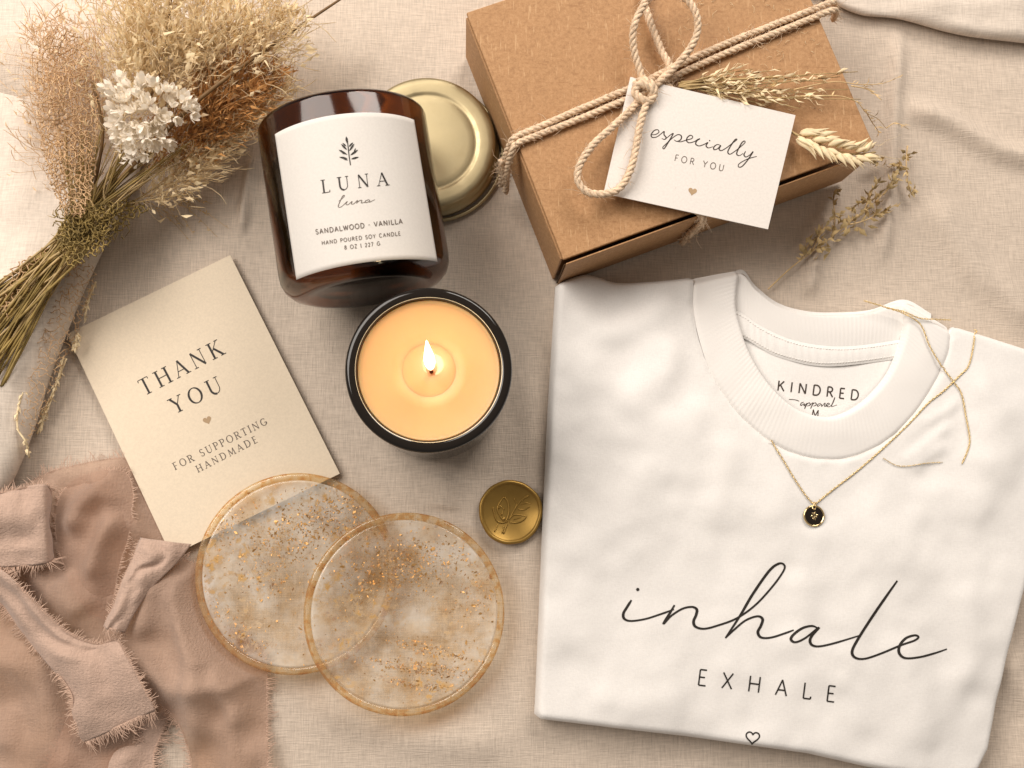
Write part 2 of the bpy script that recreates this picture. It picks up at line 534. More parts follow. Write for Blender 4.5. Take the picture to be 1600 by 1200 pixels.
def rib_mat():
    m, nt, p = mat('rib_knit')
    uv = N(nt, 'ShaderNodeUVMap'); sp = N(nt, 'ShaderNodeSeparateXYZ')
    nt.links.new(uv.outputs[0], sp.inputs[0])
    w = math_(nt, 'SINE', math_(nt, 'MULTIPLY', sp.outputs[0], 2 * math.pi / .00205), 0.0)
    f = noise(nt, coords(nt), 900, 4, .7)
    blot = noise(nt, coords(nt), 45, 2)
    wm = math_(nt, 'MULTIPLY', w, math_(nt, 'ADD', math_(nt, 'MULTIPLY', blot, 1.7), -.55))
    nt.links.new(mixc(nt, math_(nt, 'ADD', math_(nt, 'MULTIPLY', wm, .5), .5), (.845, .81, .77), (.86, .83, .795)), p.inputs['Base Color'])
    p.inputs['Roughness'].default_value = .95; p.inputs['Specular IOR Level'].default_value = .2; p.inputs['Sheen Weight'].default_value = .2
    b = bump(nt, None, wm, .28, .0002)
    bump(nt, p, f, .3, .0003, b)
    return m
M['rib'] = rib_mat()

def crepe(k_):
    nt_ = M[k_].node_tree; p_ = nt_.nodes['Principled BSDF']; pv = p_.inputs['Normal'].links[0].from_socket
    bump(nt_, p_, noise(nt_, coords(nt_), 1000, 3, .7), .8, .0008, pv)
crepe('silk')
def gauze():
    m = fabric('gauze', (.52, .36, .275), 1700, 160, .12, .5, .0004, .75, .3, .2)
    nt = m.node_tree; out = nt.nodes['Material Output']; p = nt.nodes['Principled BSDF']
    tr = N(nt, 'ShaderNodeBsdfTransparent'); tr.inputs[0].default_value = (1, .86, .74, 1)
    mx = N(nt, 'ShaderNodeMixShader'); nt.links.new(ramp(nt, noise(nt, coords(nt), 22, 2), [(.35, (.25,) * 3), (.65, (.55,) * 3)]), mx.inputs[0])
    nt.links.new(p.outputs[0], mx.inputs[1]); nt.links.new(tr.outputs[0], mx.inputs[2]); nt.links.new(mx.outputs[0], out.inputs[0])
    return m
M['gauze'] = gauze(); crepe('gauze')

# ------------------------------------------------------------------ lettering (own stroke alphabet)
def arc(cx, cy, rx, ry, a0, a1, n=18):
    return [(cx + rx * math.cos(math.radians(a0 + (a1 - a0) * i / n)), cy + ry * math.sin(math.radians(a0 + (a1 - a0) * i / n))) for i in range(n + 1)]
# kinds: T thick stem, t hairline, c curve (thick where it runs upright); trailing 0/1 = serif at start / end
GL = {
 'A': (.74, [([(.02, 0), (.37, 1)], 't0'), ([(.36, 1), (.72, 0)], 'T1'), ([(.14, .34), (.59, .34)], 't')]),
 'C': (.78, [(arc(.42, .5, .36, .5, 42, 318, 30), 'c')]),
 'D': (.82, [([(.1, 0), (.1, 1)], 'T01'), ([(.1, 1), (.34, 1)] + arc(.36, .5, .40, .5, 90, -90, 24) + [(.34, 0), (.1, 0)], 'c')]),
 'E': (.58, [([(.1, 0), (.1, 1)], 'T01'), ([(.1, 1), (.52, 1)], 't'), ([(.1, .52), (.45, .52)], 't'), ([(.1, 0), (.55, 0)], 't')]),
 'F': (.56, [([(.1, 0), (.1, 1)], 'T01'), ([(.1, 1), (.53, 1)], 't'), ([(.1, .5), (.44, .5)], 't')]),
 'G': (.84, [(arc(.44, .5, .38, .5, 42, 352, 30), 'c'), ([(.52, .42), (.82, .42)], 't'), ([(.80, .42), (.80, .14)], 'T')]),
 'H': (.82, [([(.1, 0), (.1, 1)], 'T01'), ([(.72, 0), (.72, 1)], 'T01'), ([(.1, .52), (.72, .52)], 't')]),
 'I': (.22, [([(.11, 0), (.11, 1)], 'T01')]),
 'K': (.72, [([(.1, 0), (.1, 1)], 'T01'), ([(.11, .42), (.62, 1)], 't1'), ([(.28, .60), (.70, 0)], 'T1')]),
 'L': (.56, [([(.1, 0), (.1, 1)], 'T01'), ([(.1, 0), (.55, 0)], 't'), ([(.55, 0), (.56, .16)], 't')]),
 'M': (.98, [([(.08, 0), (.14, 1)], 't0'), ([(.14, 1), (.49, .08)], 'T'), ([(.49, .08), (.84, 1)], 't'), ([(.84, 1), (.90, 0)], 'T1')]),
 'N': (.84, [([(.1, 0), (.1, 1)], 't0'), ([(.1, 1), (.74, 0)], 'T'), ([(.74, 0), (.74, 1)], 't1')]),
 'O': (.90, [(arc(.45, .5, .41, .51, 90, 450, 40), 'c')]),
 'P': (.60, [([(.1, 0), (.1, 1)], 'T01'), ([(.1, 1), (.3, 1)] + arc(.3, .74, .28, .26, 90, -90, 20) + [(.1, .48)], 'c')]),
 'R': (.68, [([(.1, 0), (.1, 1)], 'T01'), ([(.1, 1), (.3, 1)] + arc(.3, .75, .27, .25, 90, -90, 20) + [(.1, .5)], 'c'), ([(.32, .5), (.66, 0)], 'T1')]),
 'S': (.58, [([(.50, .86)] + arc(.29, .75, .21, .25, 50, 255, 18) + arc(.29, .25, .23, .26, 80, -140, 20) + [(.07, .16)], 'c')]),
 'T': (.68, [([(.34, 0), (.34, 1)], 'T0'), ([(.02, 1), (.66, 1)], 't'), ([(.02, 1), (.01, .86)], 't'), ([(.66, 1), (.67, .86)], 't')]),
 'U': (.80, [([(.1, 1), (.1, .34)] + arc(.40, .34, .30, .35, 180, 270, 12), 'T0'), (arc(.40, .34, .30, .35, 270, 360, 12) + [(.70, 1)], 't1')]),
 'V': (.74, [([(.02, 1), (.37, 0)], 'T0'), ([(.37, 0), (.72, 1)], 't1')]),
 'W': (1.05, [([(.02, 1), (.28, 0)], 'T0'), ([(.28, 0), (.52, .95)], 't'), ([(.52, .95), (.78, 0)], 'T'), ([(.78, 0), (1.03, 1)], 't1')]),
 'X': (.70, [([(.04, 1), (.66, 0)], 'T01'), ([(.04, 0), (.66, 1)], 't01')]),
 'Y': (.70, [([(.02, 1), (.35, .48)], 'T0'), ([(.35, .48), (.68, 1)], 't1'), ([(.35, .48), (.35, 0)], 'T1')]),
 'Z': (.64, [([(.05, 1), (.58, 1)], 't'), ([(.58, 1), (.04, 0)], 'T'), ([(.04, 0), (.60, 0)], 't')]),
 '2': (.56, [(arc(.28, .73, .22, .27, 160, -30, 20) + [(.05, 0)], 'c'), ([(.05, 0), (.52, 0)], 't')]),
 '7': (.54, [([(.03, 1), (.50, 1)], 't'), ([(.50, 1), (.16, 0)], 'T')]),
 '8': (.56, [(arc(.28, .75, .19, .25, 0, 360, 24), 'c'), (arc(.28, .25, .24, .26, 0, 360, 24), 'c')]),
 '|': (.20, [([(.1, -.1), (.1, 1.05)], 'T')]),
 '.': (.24, [([(.12, .42), (.121, .54)], 'd')]),
 ' ': (.38, []),
}

class Ink:
    """collects flat printed strokes; fn(px, py, lift) puts a photo position on the surface they are printed on"""
    def __init__(s, fn): s.fn = fn; s.b = MB(); s.k = 0
    def stroke(s, pts, w):
        P = np.array(pts, dtype=float)
        ww = np.array(w, dtype=float) if isinstance(w, (list, tuple, np.ndarray)) else np.full(len(P), w)
        t = np.gradient(P, axis=0) if len(P) > 2 else np.repeat(P[1:] - P[:1], 2, 0)
        t /= np.linalg.norm(t, axis=1)[:, None] + 1e-9
        n = np.stack([-t[:, 1], t[:, 0]], axis=1)
        lift = 8e-5 + (s.k % 12) * 4e-6; s.k += 1
        vs = []
        for i in range(len(P)):
            for sg in (-1, 1):
                vs.append(s.fn(*(P[i] + n[i] * sg * ww[i] / 2), lift))
        s.b.add(vs, [(2 * i, 2 * i + 1, 2 * i + 3, 2 * i + 2) for i in range(len(P) - 1)])
    def fill(s, pts):
        lift = 8e-5 + (s.k % 12) * 4e-6; s.k += 1
        c = np.mean(np.array(pts), axis=0)
        vs = [s.fn(*c, lift)] + [s.fn(*p, lift) for p in pts]
        n = len(pts)
        s.b.add(vs, [(0, 1 + i, 1 + (i + 1) % n) for i in range(n)])
    def script(s, pts, w, n=10, taper=.35):
        P = catmull(pts, n)
        t = np.linspace(0, 1, len(P))
        ww = w * (1 - taper * np.clip(1 - np.minimum(t, 1 - t) * 14, 0, 1))
        d = np.gradient(P, axis=0); d /= np.linalg.norm(d, axis=1)[:, None] + 1e-9
        ww = ww * (0.82 + .36 * np.clip(d[:, 1], 0, 1))
        s.stroke(P, ww)
    def text(s, txt, p0, p1, cap, thick, thin, serif=True, curve=0.0):
        """txt runs along the baseline p0 -> p1 (photo pixels), letterspaced to fill it"""
        p0 = np.array(p0, float); p1 = np.array(p1, float)
        L = np.linalg.norm(p1 - p0); ex = (p1 - p0) / L; ey = np.array([ex[1], -ex[0]])
        tot = sum(GL[c][0] for c in txt) * cap
        gap = (L - tot) / max(1, len(txt) - 1)
        x = 0.0
        for c in txt:
            wd, st = GL[c]
            for pts, kind in st:
                q = resample(np.array(pts), max(2, min(len(pts) * 2, 48)) if len(pts) > 2 else 5)
                pp = []
                for a, b in q:
                    u = x + a * cap
                    pp.append(p0 + ex * u + ey * (b * cap + curve * 4 * (u / L) * (1 - u / L)))
                pp = np.array(pp)
                if not serif: w = np.full(len(pp), thick if kind[0] != 'd' else thick * 1.6)
                elif kind[0] == 'T': w = np.full(len(pp), thick)
                elif kind[0] == 't': w = np.full(len(pp), thin)
                elif kind[0] == 'd': w = np.full(len(pp), thick * 1.4)
                else:
                    d = np.gradient(q, axis=0); d /= np.linalg.norm(d, axis=1)[:, None] + 1e-9
                    w = thin + (thick - thin) * np.abs(d[:, 1]) ** 1.3
                s.stroke(pp, w)
                if serif:
                    for e, i in (('0', 0), ('1', -1)):
                        if e in kind:
                            sw = cap * (.17 if kind[0] == 'T' else .13)
                            s.stroke([pp[i] - ex * sw, pp[i] + ex * sw], thin * 1.05)
            x += wd * cap + gap
    def heart(s, c, size, ang=0, outline=0):
        ca, sa = math.cos(ang), math.sin(ang)
        P = []
        for i in range(40):
            t = 2 * math.pi * i / 40
            x = 16 * math.sin(t) ** 3; y = -(13 * math.cos(t) - 5 * math.cos(2 * t) - 2 * math.cos(3 * t) - math.cos(4 * t))
            x, y = x / 32 * size, y / 32 * size
            P.append((c[0] + x * ca - y * sa, c[1] + x * sa + y * ca))
        if outline: s.stroke(P + P[:1], outline)
        else: s.fill(P)
    def leaf(s, p, ang, L, w):
        ca, sa = math.cos(ang), math.sin(ang)
        P = []
        for i in range(9): P.append((L * i / 8, w / 2 * math.sin(math.pi * i / 8)))
        for i in range(7, 0, -1): P.append((L * i / 8, -w / 2 * math.sin(math.pi * i / 8)))
        s.fill([(p[0] + x * ca - y * sa, p[1] + x * sa + y * ca) for x, y in P])
    def build(s, name, m, parent): return s.b.build(name, m, parent, smooth=False)

def flat(z): return lambda px, py, lift: W(px, py, z + lift)

# ------------------------------------------------------------------ the linen cloth everything lies on
def wl(pts): return np.array([tuple(W(x, y, 0))[:2] for x, y in pts])
ROLL = wl([(330, -80), (285, 90), (232, 240), (174, 385), (100, 565), (46, 722), (2, 802), (-70, 930), (-200, 1150)])
CREASES = [  # polyline, width mm, height mm
    (wl([(396, 235), (384, 300), (376, 372)]), 2.2, 1.5),
    (wl([(1408, 30), (1398, 150), (1392, 260), (1380, 380), (1370, 440)]), 4, 1.6),
    (wl([(1292, 330), (1272, 400), (1262, 470)]), 4, 1.6),
    (wl([(1400, 160), (1480, 190), (1560, 235), (1680, 270)]), 6, 2.2),
    (wl([(1440, 300), (1520, 420), (1640, 520)]), 9, 1.8),
    (wl([(470, 1090), (640, 1150), (820, 1165)]), 9, 1.0),
    (wl([(590, 60), (500, 150), (420, 300)]), 9, 1.2),
    (wl([(700, 740), (690, 800)]), 7, .8),
    (wl([(820, 480), (835, 700), (820, 900)]), 6, .6),
    (wl([(90, 950), (60, 1080), (80, 1200)]), 9, 2.4),
    (wl([(1560, 1000), (1620, 1120), (1600, 1240)]), 8, 2.0),
    (wl([(-40, 60), (70, 150), (40, 330)]), 14, 3.5),
]
STEP = wl([(1240, -30), (1330, 22), (1400, 34), (1500, 60), (1640, 78), (1900, 120)])
ROLL_FOLDS = [(wl([(120, 420), (60, 560), (0, 700), (-60, 800)]), .006, .003), (wl([(60, 420), (10, 540), (-60, 660)]), .008, .004), (wl([(40, 120), (30, 280), (60, 380)]), .012, .004)]
def cloth_z(x, y):
    z = .0006 * vnoise(x * 22, y * 22, 1) + .00022 * vnoise(x * 70, y * 70, 2) + .0009 * vnoise(x * 9 + 3, y * 9, 3)
    z = z - .0013
    for P, wmm, hmm in CREASES:
        d, _, al = segdist(x, y, P)
        e = smooth01(np.minimum(al, 1 - al) * 5 + .02)
        z = z + 2.5 * hmm / 1000 * np.exp(-(d / (wmm / 1000)) ** 2) * e
    return z
def layer_z(x, y):
    """height of the added cloth layer, painted as brightly lit, at the left"""
    d, side, al = segdist(x, y, ROLL)
    t = np.where(side < 0, d, -1)
    h = layer_h(al)
    z = np.where(t < 0, 0, h * np.sqrt(np.clip(1 - (1 - np.clip(t / .004, 0, 1)) ** 2, 0, 1)))
    return z * layer_fall(t)
def layer_h(al): return .003 + .015 * smooth01((al - .22) / .25)
def layer_fall(t): return 1 - .72 * smooth01((t - .016) / .07)
gx = np.linspace(-.40, .46, 600); gy = np.linspace(-.34, .42, 530)
X, Y = np.meshgrid(gx, gy)
Z = cloth_z(X, Y)
b = MB(); b.v = [tuple(p) for p in np.stack([X, Y, Z], axis=2).reshape(-1, 3)]
nx = len(gx)
b.f = [(j * nx + i, j * nx + i + 1, (j + 1) * nx + i + 1, (j + 1) * nx + i) for j in range(len(gy) - 1) for i in range(nx - 1)]
tag(b.build('tablecloth', M['linen']), 'wrinkled beige linen cloth spread under all the gifts', 'cloth', kind='structure')
def lookup(G, x0, y0, hx, hy):
    def f(x, y):
        u = min(max((x - x0) / hx, 0), G.shape[1] - 1.001); v = min(max((y - y0) / hy, 0), G.shape[0] - 1.001)
        i, j = int(u), int(v); a, c = u - i, v - j
        return float((G[j, i] * (1 - a) + G[j, i + 1] * a) * (1 - c) + (G[j + 1, i] * (1 - a) + G[j + 1, i + 1] * a) * c)
    return f
def cloth_layer(name, edge, hfn, ffn, wide, folds, label):
    """a cloth sheet with a rolled edge that hangs over itself"""
    RC = resample(catmull(edge, 10), 260)
    tg = np.gradient(RC, axis=0); tg /= np.linalg.norm(tg, axis=1)[:, None]
    nl = np.stack([tg[:, 1], -tg[:, 0]], axis=1)
    nl = np.stack([np.convolve(np.pad(nl[:, k], 20, 'edge'), np.ones(41) / 41, 'valid') for k in range(2)], axis=1)
    al = np.linspace(0, 1, 260)
    tt = np.concatenate([np.linspace(0, .03, 24)[1:], np.linspace(.03, wide, 70)[1:]])
    b = MB(); rows = []
    for i in range(260):
        h = float(hfn(al[i])); r = h / 2; row = []
        for th in np.linspace(-85, 90, 14): row.append((r * (1 - math.cos(math.radians(th))) * 1.1, r + r * math.sin(math.radians(th))))
        x0 = row[-1][0]
        for t in tt: row.append((x0 + t, h * float(ffn(np.array(t + .003)))))
        rows.append(row)
    Rr = np.array(rows)
    PX = RC[:, None, 0] + nl[:, None, 0] * Rr[:, :, 0]; PY = RC[:, None, 1] + nl[:, None, 1] * Rr[:, :, 0]; PZ = Rr[:, :, 1].copy()
    k_ = smooth01((PZ - .002) / .006)
    PZ += k_ * (.0014 * vnoise(PX * 28, PY * 28, 8) + .0007 * vnoise(PX * 80, PY * 80, 9))
    for P_, w_, h_ in folds:
        d2, _, a2 = segdist(PX, PY, P_)
        PZ += h_ * np.exp(-(d2 / w_) ** 2) * smooth01(np.minimum(a2, 1 - a2) * 4)
    PZ = np.maximum(PZ, .0004)
    mm_ = PX.shape[1]
    b.v = [tuple(p) for p in np.stack([PX, PY, PZ], axis=2).reshape(-1, 3)]
    b.f = [(i * mm_ + j, (i + 1) * mm_ + j, (i + 1) * mm_ + j + 1, i * mm_ + j + 1) for i in range(259) for j in range(mm_ - 1)]
    return tag(b.build(name, M['lit_linen'], smooth=True), label, 'cloth')
cloth_layer('lit_linen_fold', ROLL, layer_h, layer_fall, .20, ROLL_FOLDS, 'added linen fold with painted-in bright light under the dried bouquet at the left edge')  # fold of the linen as an added sheet, its lit brightness painted in
cloth_layer('lit_linen_fold', STEP[::-1], lambda a: .002 + .006 * smooth01((1 - a) * 3) * smooth01((1.0 - a) / .08 ), lambda t: 1 - .3 * smooth01(t / .08), .14,
            [(wl([(1380, 10), (1500, 20), (1640, 10)]), .006, .002)], 'added linen fold with painted-in bright light at the top right corner beyond the kraft box')  # added sheet too, the bright light on this corner is in its colour
Zall = np.maximum(Z, layer_z(X, Y))
_cl = lookup(Zall, gx[0], gy[0], gx[1] - gx[0], gy[1] - gy[0])
def cz(px, py):
    p = W(px, py, 0); return _cl(p.x, p.y)

# ------------------------------------------------------------------ folded shirt
OUT_PX = [(868, 447), (885, 437), (912, 429), (936, 433), (963, 441), (1020, 440), (1085, 433)]
SEAM_PX = [(1085, 433), (1083, 470), (1090, 520), (1110, 580), (1145, 635), (1190, 680), (1240, 708), (1290, 718), (1340, 712), (1390, 685), (1430, 645), (1460, 600), (1480, 555), (1487, 510)]
REST_PX = [(1487, 510), (1540, 526), (1600, 546), (1650, 562), (1662, 640), (1640, 760), (1612, 860), (1582, 970), (1556, 1090), (1542, 1170), (1526, 1203), (1500, 1222), (1351, 1198), (1259, 1177), (1064, 1150), (845, 1124), (835, 1117), (837, 1080), (846, 860), (856, 640), (868, 447)]
TS = .0105
def wp(pts, z): return [tuple(W(x, y, z))[:2] for x, y in pts]
top_edge = catmull(wp(OUT_PX, TS * .5), 6)
seam_w = catmull(wp(SEAM_PX, TS), 8)
rest_w = np.array(wp(REST_PX, TS * .5))
front_outline = np.vstack([top_edge[:-1], seam_w[1:-1], rest_w[:-1]])
outer_open = np.vstack([rest_w, top_edge[1:]])           # the folded edges, without the neckline
SW = [  # soft wrinkles: px polyline, width mm, height mm
    ([(1075, 450), (1010, 500), (930, 540)], 7, .9), ([(1080, 520), (1040, 580), (960, 650)], 9, 1.1),
    ([(1110, 600), (1080, 680), (1075, 780)], 9, .9), ([(900, 470), (930, 520), (920, 640)], 8, .8),
    ([(1150, 660), (1135, 740), (1100, 830)], 8, .7), ([(1470, 640), (1430, 670), (1400, 700)], 3, .9),
    ([(1490, 655), (1450, 690), (1405, 725)], 3, .8), ([(1500, 620), (1480, 640), (1440, 665)], 2.6, .8), ([(1480, 690), (1440, 720), (1420, 740)], 3.5, .7),
    ([(1520, 560), (1540, 640), (1530, 760)], 9, 1.0), ([(1580, 600), (1560, 720), (1500, 830)], 10, 1.0),
    ([(1240, 880), (1255, 960), (1240, 1040)], 8, .6), ([(1390, 980), (1430, 1060), (1450, 1180)], 9, .9),
    ([(1330, 760), (1380, 840), (1480, 900)], 12, .9), ([(880, 800), (920, 900), (900, 1050)], 12, .8), ([(1000, 700), (980, 820), (1010, 900)], 11, .8),
    ([(1500, 900), (1520, 1000), (1500, 1100)], 8, .9), ([(1100, 1090), (1000, 1100), (900, 1090)], 9, .5)]
SWW = [(np.array(wp(P, TS)), w / 1000, h / 1000) for P, w, h in SW]
def shirt_z(x, y):
    x = np.asarray(x, float); y = np.asarray(y, float)
    d, _, _ = segdist(x, y, outer_open)
    rr = .0034
    e = np.sqrt(np.clip(1 - (1 - np.clip(d / rr, 0, 1)) ** 2, 0, 1))
    z = .0030 + (TS - .0030) * e
    t = np.zeros_like(x)
    for P, w, h in SWW:
        dd, _, al = segdist(x, y, P)
        t = t + 2.7 * h * np.exp(-(dd / w) ** 2) * smooth01(np.minimum(al, 1 - al) * 4 + .05)
    t = t + .0015 * vnoise(x * 26, y * 26, 11) + .0011 * vnoise(x * 55, y * 55, 12) + .00035 * vnoise(x * 100 + y * 40, y * 100 - x * 40, 17) + .00022 * vnoise(x * 150, y * 150, 13)
    ds, _, _ = segdist(x, y, seam_w)
    pk = np.exp(-(ds / .006) ** 2) * vnoise(x * 230, y * 230, 14) * .0003
    t = t * smooth01(ds / .02) + pk - .0007 * np.exp(-(ds / .0012) ** 2)
    return z + t * np.clip(e, 0, 1) * .85
shirt = empty('folded_shirt', (W(1200, 820, 0).x, W(1200, 820, 0).y, 0), 'folded white cotton t-shirt printed with black script, lying below the kraft box', 't-shirt')
fp = patch(front_outline, .0021, shirt_z, (.0002, .0005, .0010, .0017, .0027, .0042), ((.0004, .0020), (.0016, .0010), (.004, .0006)))
fp.build('front_panel', M['jersey'], shirt)
_mn, _mx = front_outline.min(0), front_outline.max(0)
_sx = np.arange(_mn[0], _mx[0], .0008); _sy = np.arange(_mn[1], _mx[1], .0008)
shz = lookup(shirt_z(*np.meshgrid(_sx, _sy)), _sx[0], _sy[0], .0008, .0008)
# inside of the neck
ZB = TS - .0042
TOPB = [(1118, 447), (1157, 421), (1180, 446), (1215, 473), (1260, 486), (1310, 488), (1360, 484), (1412, 468), (1455, 490)]
SEAMB = [(1118, 480), (1153, 486), (1190, 510), (1235, 530), (1287, 540), (1340, 540), (1415, 529), (1450, 520)]
TAPEB = [(1120, 520), (1160, 528), (1190, 545), (1217, 558), (1270, 571), (1322, 571), (1410, 559), (1450, 545)]
bp_out = wp([(1110, 500), (1153, 490), (1235, 528), (1287, 538), (1340, 538), (1415, 527), (1455, 520), (1470, 580), (1420, 650), (1340, 700), (1240, 695), (1160, 630), (1120, 560)], ZB)
bpan = patch(bp_out, .002, lambda x, y: ZB + .0004 * vnoise(x * 60, y * 60, 21) + 0 * x)
bpan.build('back_panel', M['jersey'], shirt)
def c3(pts, z, n=8):
    return catmull([tuple(W(x, y, z)) for x, y in pts], n)
def backband(P, u, v):
    prof = .0007 * np.sin(np.pi * np.clip(v, 0, 1)) - .007 * smooth01((v - .86) / .14) ** 2
    P[:, :, 2] += prof
    # the cut edge turns under and down to the cloth
    P[:, :, 2] -= .0 * u
    return P
bb, uv = loft(c3(SEAMB, ZB + .0006), c3(TOPB, ZB + .001), 120, 18, backband)
o = bb.build('back_neckband', M['rib'], shirt, uv=uv)
A_ = c3(TOPB, ZB - .0058); B_ = c3([(x, y + 6) for x, y in TOPB], .0015)
bw, uv2 = loft(A_, B_, 120, 6)
bw.build('back_yoke', M['jersey'], shirt)
def tapefn(P, u, v):
    P[:, :, 2] += .0008 * np.sin(np.pi * v) ** .6 * (1 + .12 * np.sin(u * 160 + 1.5 * np.sin(u * 30)))
    return P
tp, uv = loft(c3(TAPEB, ZB + .0006), c3(SEAMB, ZB + .0008), 160, 10, tapefn)
tp.build('neck_tape', M['jersey'], shirt)
# stitches along the tape
st = MB()
for curve in (c3([(x, y + 5) for x, y in SEAMB], ZB + .0014), c3([(x, y - 5) for x, y in TAPEB], ZB + .0014)):
    R = resample(curve, 75)
    for i in range(0, 74):
        a, c = Vector(R[i]), Vector(R[i + 1]); st.tube([a, a.lerp(c, .55)], .00022, 5)
st.build('stitching', M['rib'], shirt)
# front neckband
INNER = [(1157, 420), (1152, 470), (1158, 505), (1175, 553), (1202, 597), (1236, 631), (1274, 648), (1310, 648), (1350, 626), (1385, 588), (1405, 545), (1414, 508), (1412, 467)]
def frontband(P, u, v):
    n = P.shape[0]
    roll = .0007 * np.sin(np.pi * np.clip(v * 1.02, 0, 1)) ** .5 - .0034 * smooth01((v - .93) / .07) ** 1.5
    lift = .0006 * np.sin(np.pi * np.clip(u, 0, 1))
    end = smooth01(np.minimum(u, 1 - u) / .022)
    P[:, :, 2] += roll + lift * v - (1 - end) * .0042 - .0005 * (1 - smooth01(v / .06))
    P[:, :, 2] += .00035 * vnoise(P[:, :, 0] * 80, P[:, :, 1] * 80, 31)
    return P
fb, uv = loft(c3(SEAM_PX, TS - .0002), c3(INNER, TS), 220, 22, frontband)
fb.build('neckband', M['rib'], shirt, uv=uv)
def on_shirt(px, py, lift):
    z = TS
    for _ in range(4):
        p = W(px, py, z); z = shz(p.x, p.y)
    return W(px, py, z + lift + .00012)
def Z3(pts, k=.4875, ox=820, oy=840): return [(ox + x * k, oy + y * k) for x, y in pts]
ink = Ink(on_shirt)
ink.script(Z3([(342, 200), (328, 222), (316, 243), (319, 260), (340, 267), (385, 261), (430, 247), (478, 230)]), 3.6)
ink.script(Z3([(480, 216), (466, 240), (445, 276), (470, 250), (505, 228), (535, 222), (551, 230), (549, 248), (541, 268), (547, 285), (575, 292), (620, 281), (680, 258), (740, 215), (795, 155), (830, 105), (830, 86), (812, 84), (782, 108), (730, 182), (690, 250), (643, 322)]), 3.8)
ink.script(Z3([(643, 322), (672, 294), (708, 265), (745, 252), (762, 261), (757, 282), (747, 303), (758, 320), (790, 320), (835, 306), (862, 296)]), 3.8)
ink.script(Z3([(940, 290), (920, 283), (890, 290), (862, 310), (853, 326), (868, 335), (900, 321), (942, 288), (922, 312), (914, 330), (922, 345), (948, 348), (1000, 336), (1072, 314)]), 3.8)
ink.script(Z3([(1194, 138), (1160, 186), (1112, 256), (1065, 330), (1049, 366), (1060, 385), (1090, 388), (1140, 372), (1205, 345), (1248, 330), (1262, 319), (1250, 313), (1222, 322), (1202, 345), (1200, 370), (1220, 386), (1265, 383), (1315, 370), (1353, 357)]), 3.8)
ink.fill([(996.5 + 2.6 * math.cos(a * .5), 921 + 2.6 * math.sin(a * .5)) for a in range(12)])
ink.build('script_print', M['ink'], shirt)
ink = Ink(on_shirt)
ink.text('EXHALE', (1089, 1070), (1304, 1097), 24.5, 2.3, 2.3, serif=False)
ink.build('capital_print', M['ink'], shirt)
ink = Ink(on_shirt); ink.heart((1176, 1152), 21, .1, 2.3); ink.build('heart_outline', M['ink'], shirt)
def on_back(px, py, lift):
    p = W(px, py, ZB); return W(px, py, ZB + float(.0004 * vnoise(np.array([p.x * 60]), np.array([p.y * 60]), 21)[0]) + lift + .00005)
ink = Ink(on_back)
ink.text('KINDRED', (1214, 610), (1341, 625.5), 15.5, 2.2, 2.2, serif=False)
ink.text('M', (1268, 650.5), (1280, 652), 11, 1.5, 1.5, serif=False)
def Z5(pts): return [(1060 + x * .35, 430 + y * .35) for x, y in pts]
for sct in ([(493, 554), (520, 556), (540, 562)], [(560, 566), (548, 571), (547, 582), (562, 573), (561, 583), (575, 571), (563, 603), (570, 579), (584, 569), (588, 579), (575, 584)],
            [(588, 579), (602, 569), (590, 602), (597, 579), (611, 569), (615, 579), (602, 585)], [(636, 571), (622, 577), (623, 586), (638, 576), (640, 586), (650, 574), (655, 572), (653, 586), (665, 581), (675, 575), (668, 571), (660, 582), (674, 588), (690, 570), (699, 545), (688, 572), (684, 587), (708, 579)]):
    ink.script(Z5([(x, y if y < 585 else 585 + (y - 585) * .6) for x, y in sct]), 1.15, 6)
ink.build('neck_print', M['ink_brown'], shirt)

# ------------------------------------------------------------------ necklace
def neck_surface(px, py):
    z = TS
    for _ in range(4):
        p = W(px, py, z); z = shz(p.x, p.y)
    q = np.array([[px, py]])
    dn, sd, al = segdist(q[:, 0], q[:, 1], SEAM_PX)
    if inside(q[:, 0], q[:, 1], SEAM_PX + INNER[::-1])[0]: z = TS + .0013
    return z
neck = empty('necklace', (W(1271, 806, 0).x, W(1271, 806, 0).y, TS), 'fine gold chain necklace with round black pendant on the white shirt', 'necklace')
def chain(name, pts, step=.00115, r=.00027, lift=.0005):
    P = catmull(pts, 14)
    Wd = np.array([tuple(W(x, y, neck_surface(x, y) + lift)) for x, y in P])
    k = 5; ker = np.ones(k) / k
    Wd[:, 2] = np.convolve(np.pad(Wd[:, 2], k // 2, 'edge'), ker, 'valid') + .0001
    L = np.linalg.norm(np.diff(Wd, axis=0), axis=1).sum()
    R = resample(Wd, max(3, int(L / step)))
    b = MB()
    for i in range(len(R) - 1):
        a, c = Vector(R[i]), Vector(R[i + 1]); d = (c - a).normalized()
        s = d.cross(Vector((0, 0, 1))).normalized(); n = s.cross(d)
        if i % 2: s, n = n, s
        m = (a + c) / 2; hl = (c - a).length * .72
        ring = []
        for j in range(9):
            t = 2 * math.pi * j / 8
            ring.append(m + d * hl * math.cos(t) + s * r * 1.25 * math.sin(t))
        b.tube(ring, r * .55, 5, cap=False)
    return b.build(name, M['gold'], neck)
chain('chain', [(1205, 688), (1212, 700), (1222, 716), (1240, 746), (1258, 773), (1271, 788)])
chain('chain', [(1273, 788), (1300, 766), (1340, 735), (1380, 700), (1420, 662), (1450, 630), (1475, 610), (1500, 586), (1513, 572), (1520, 545), (1524, 515)])
chain('chain', [(1350, 470), (1380, 479), (1412, 490), (1438, 507), (1452, 540), (1470, 570), (1490, 597), (1502, 615), (1509, 650), (1515, 686), (1511, 706), (1503, 724)])
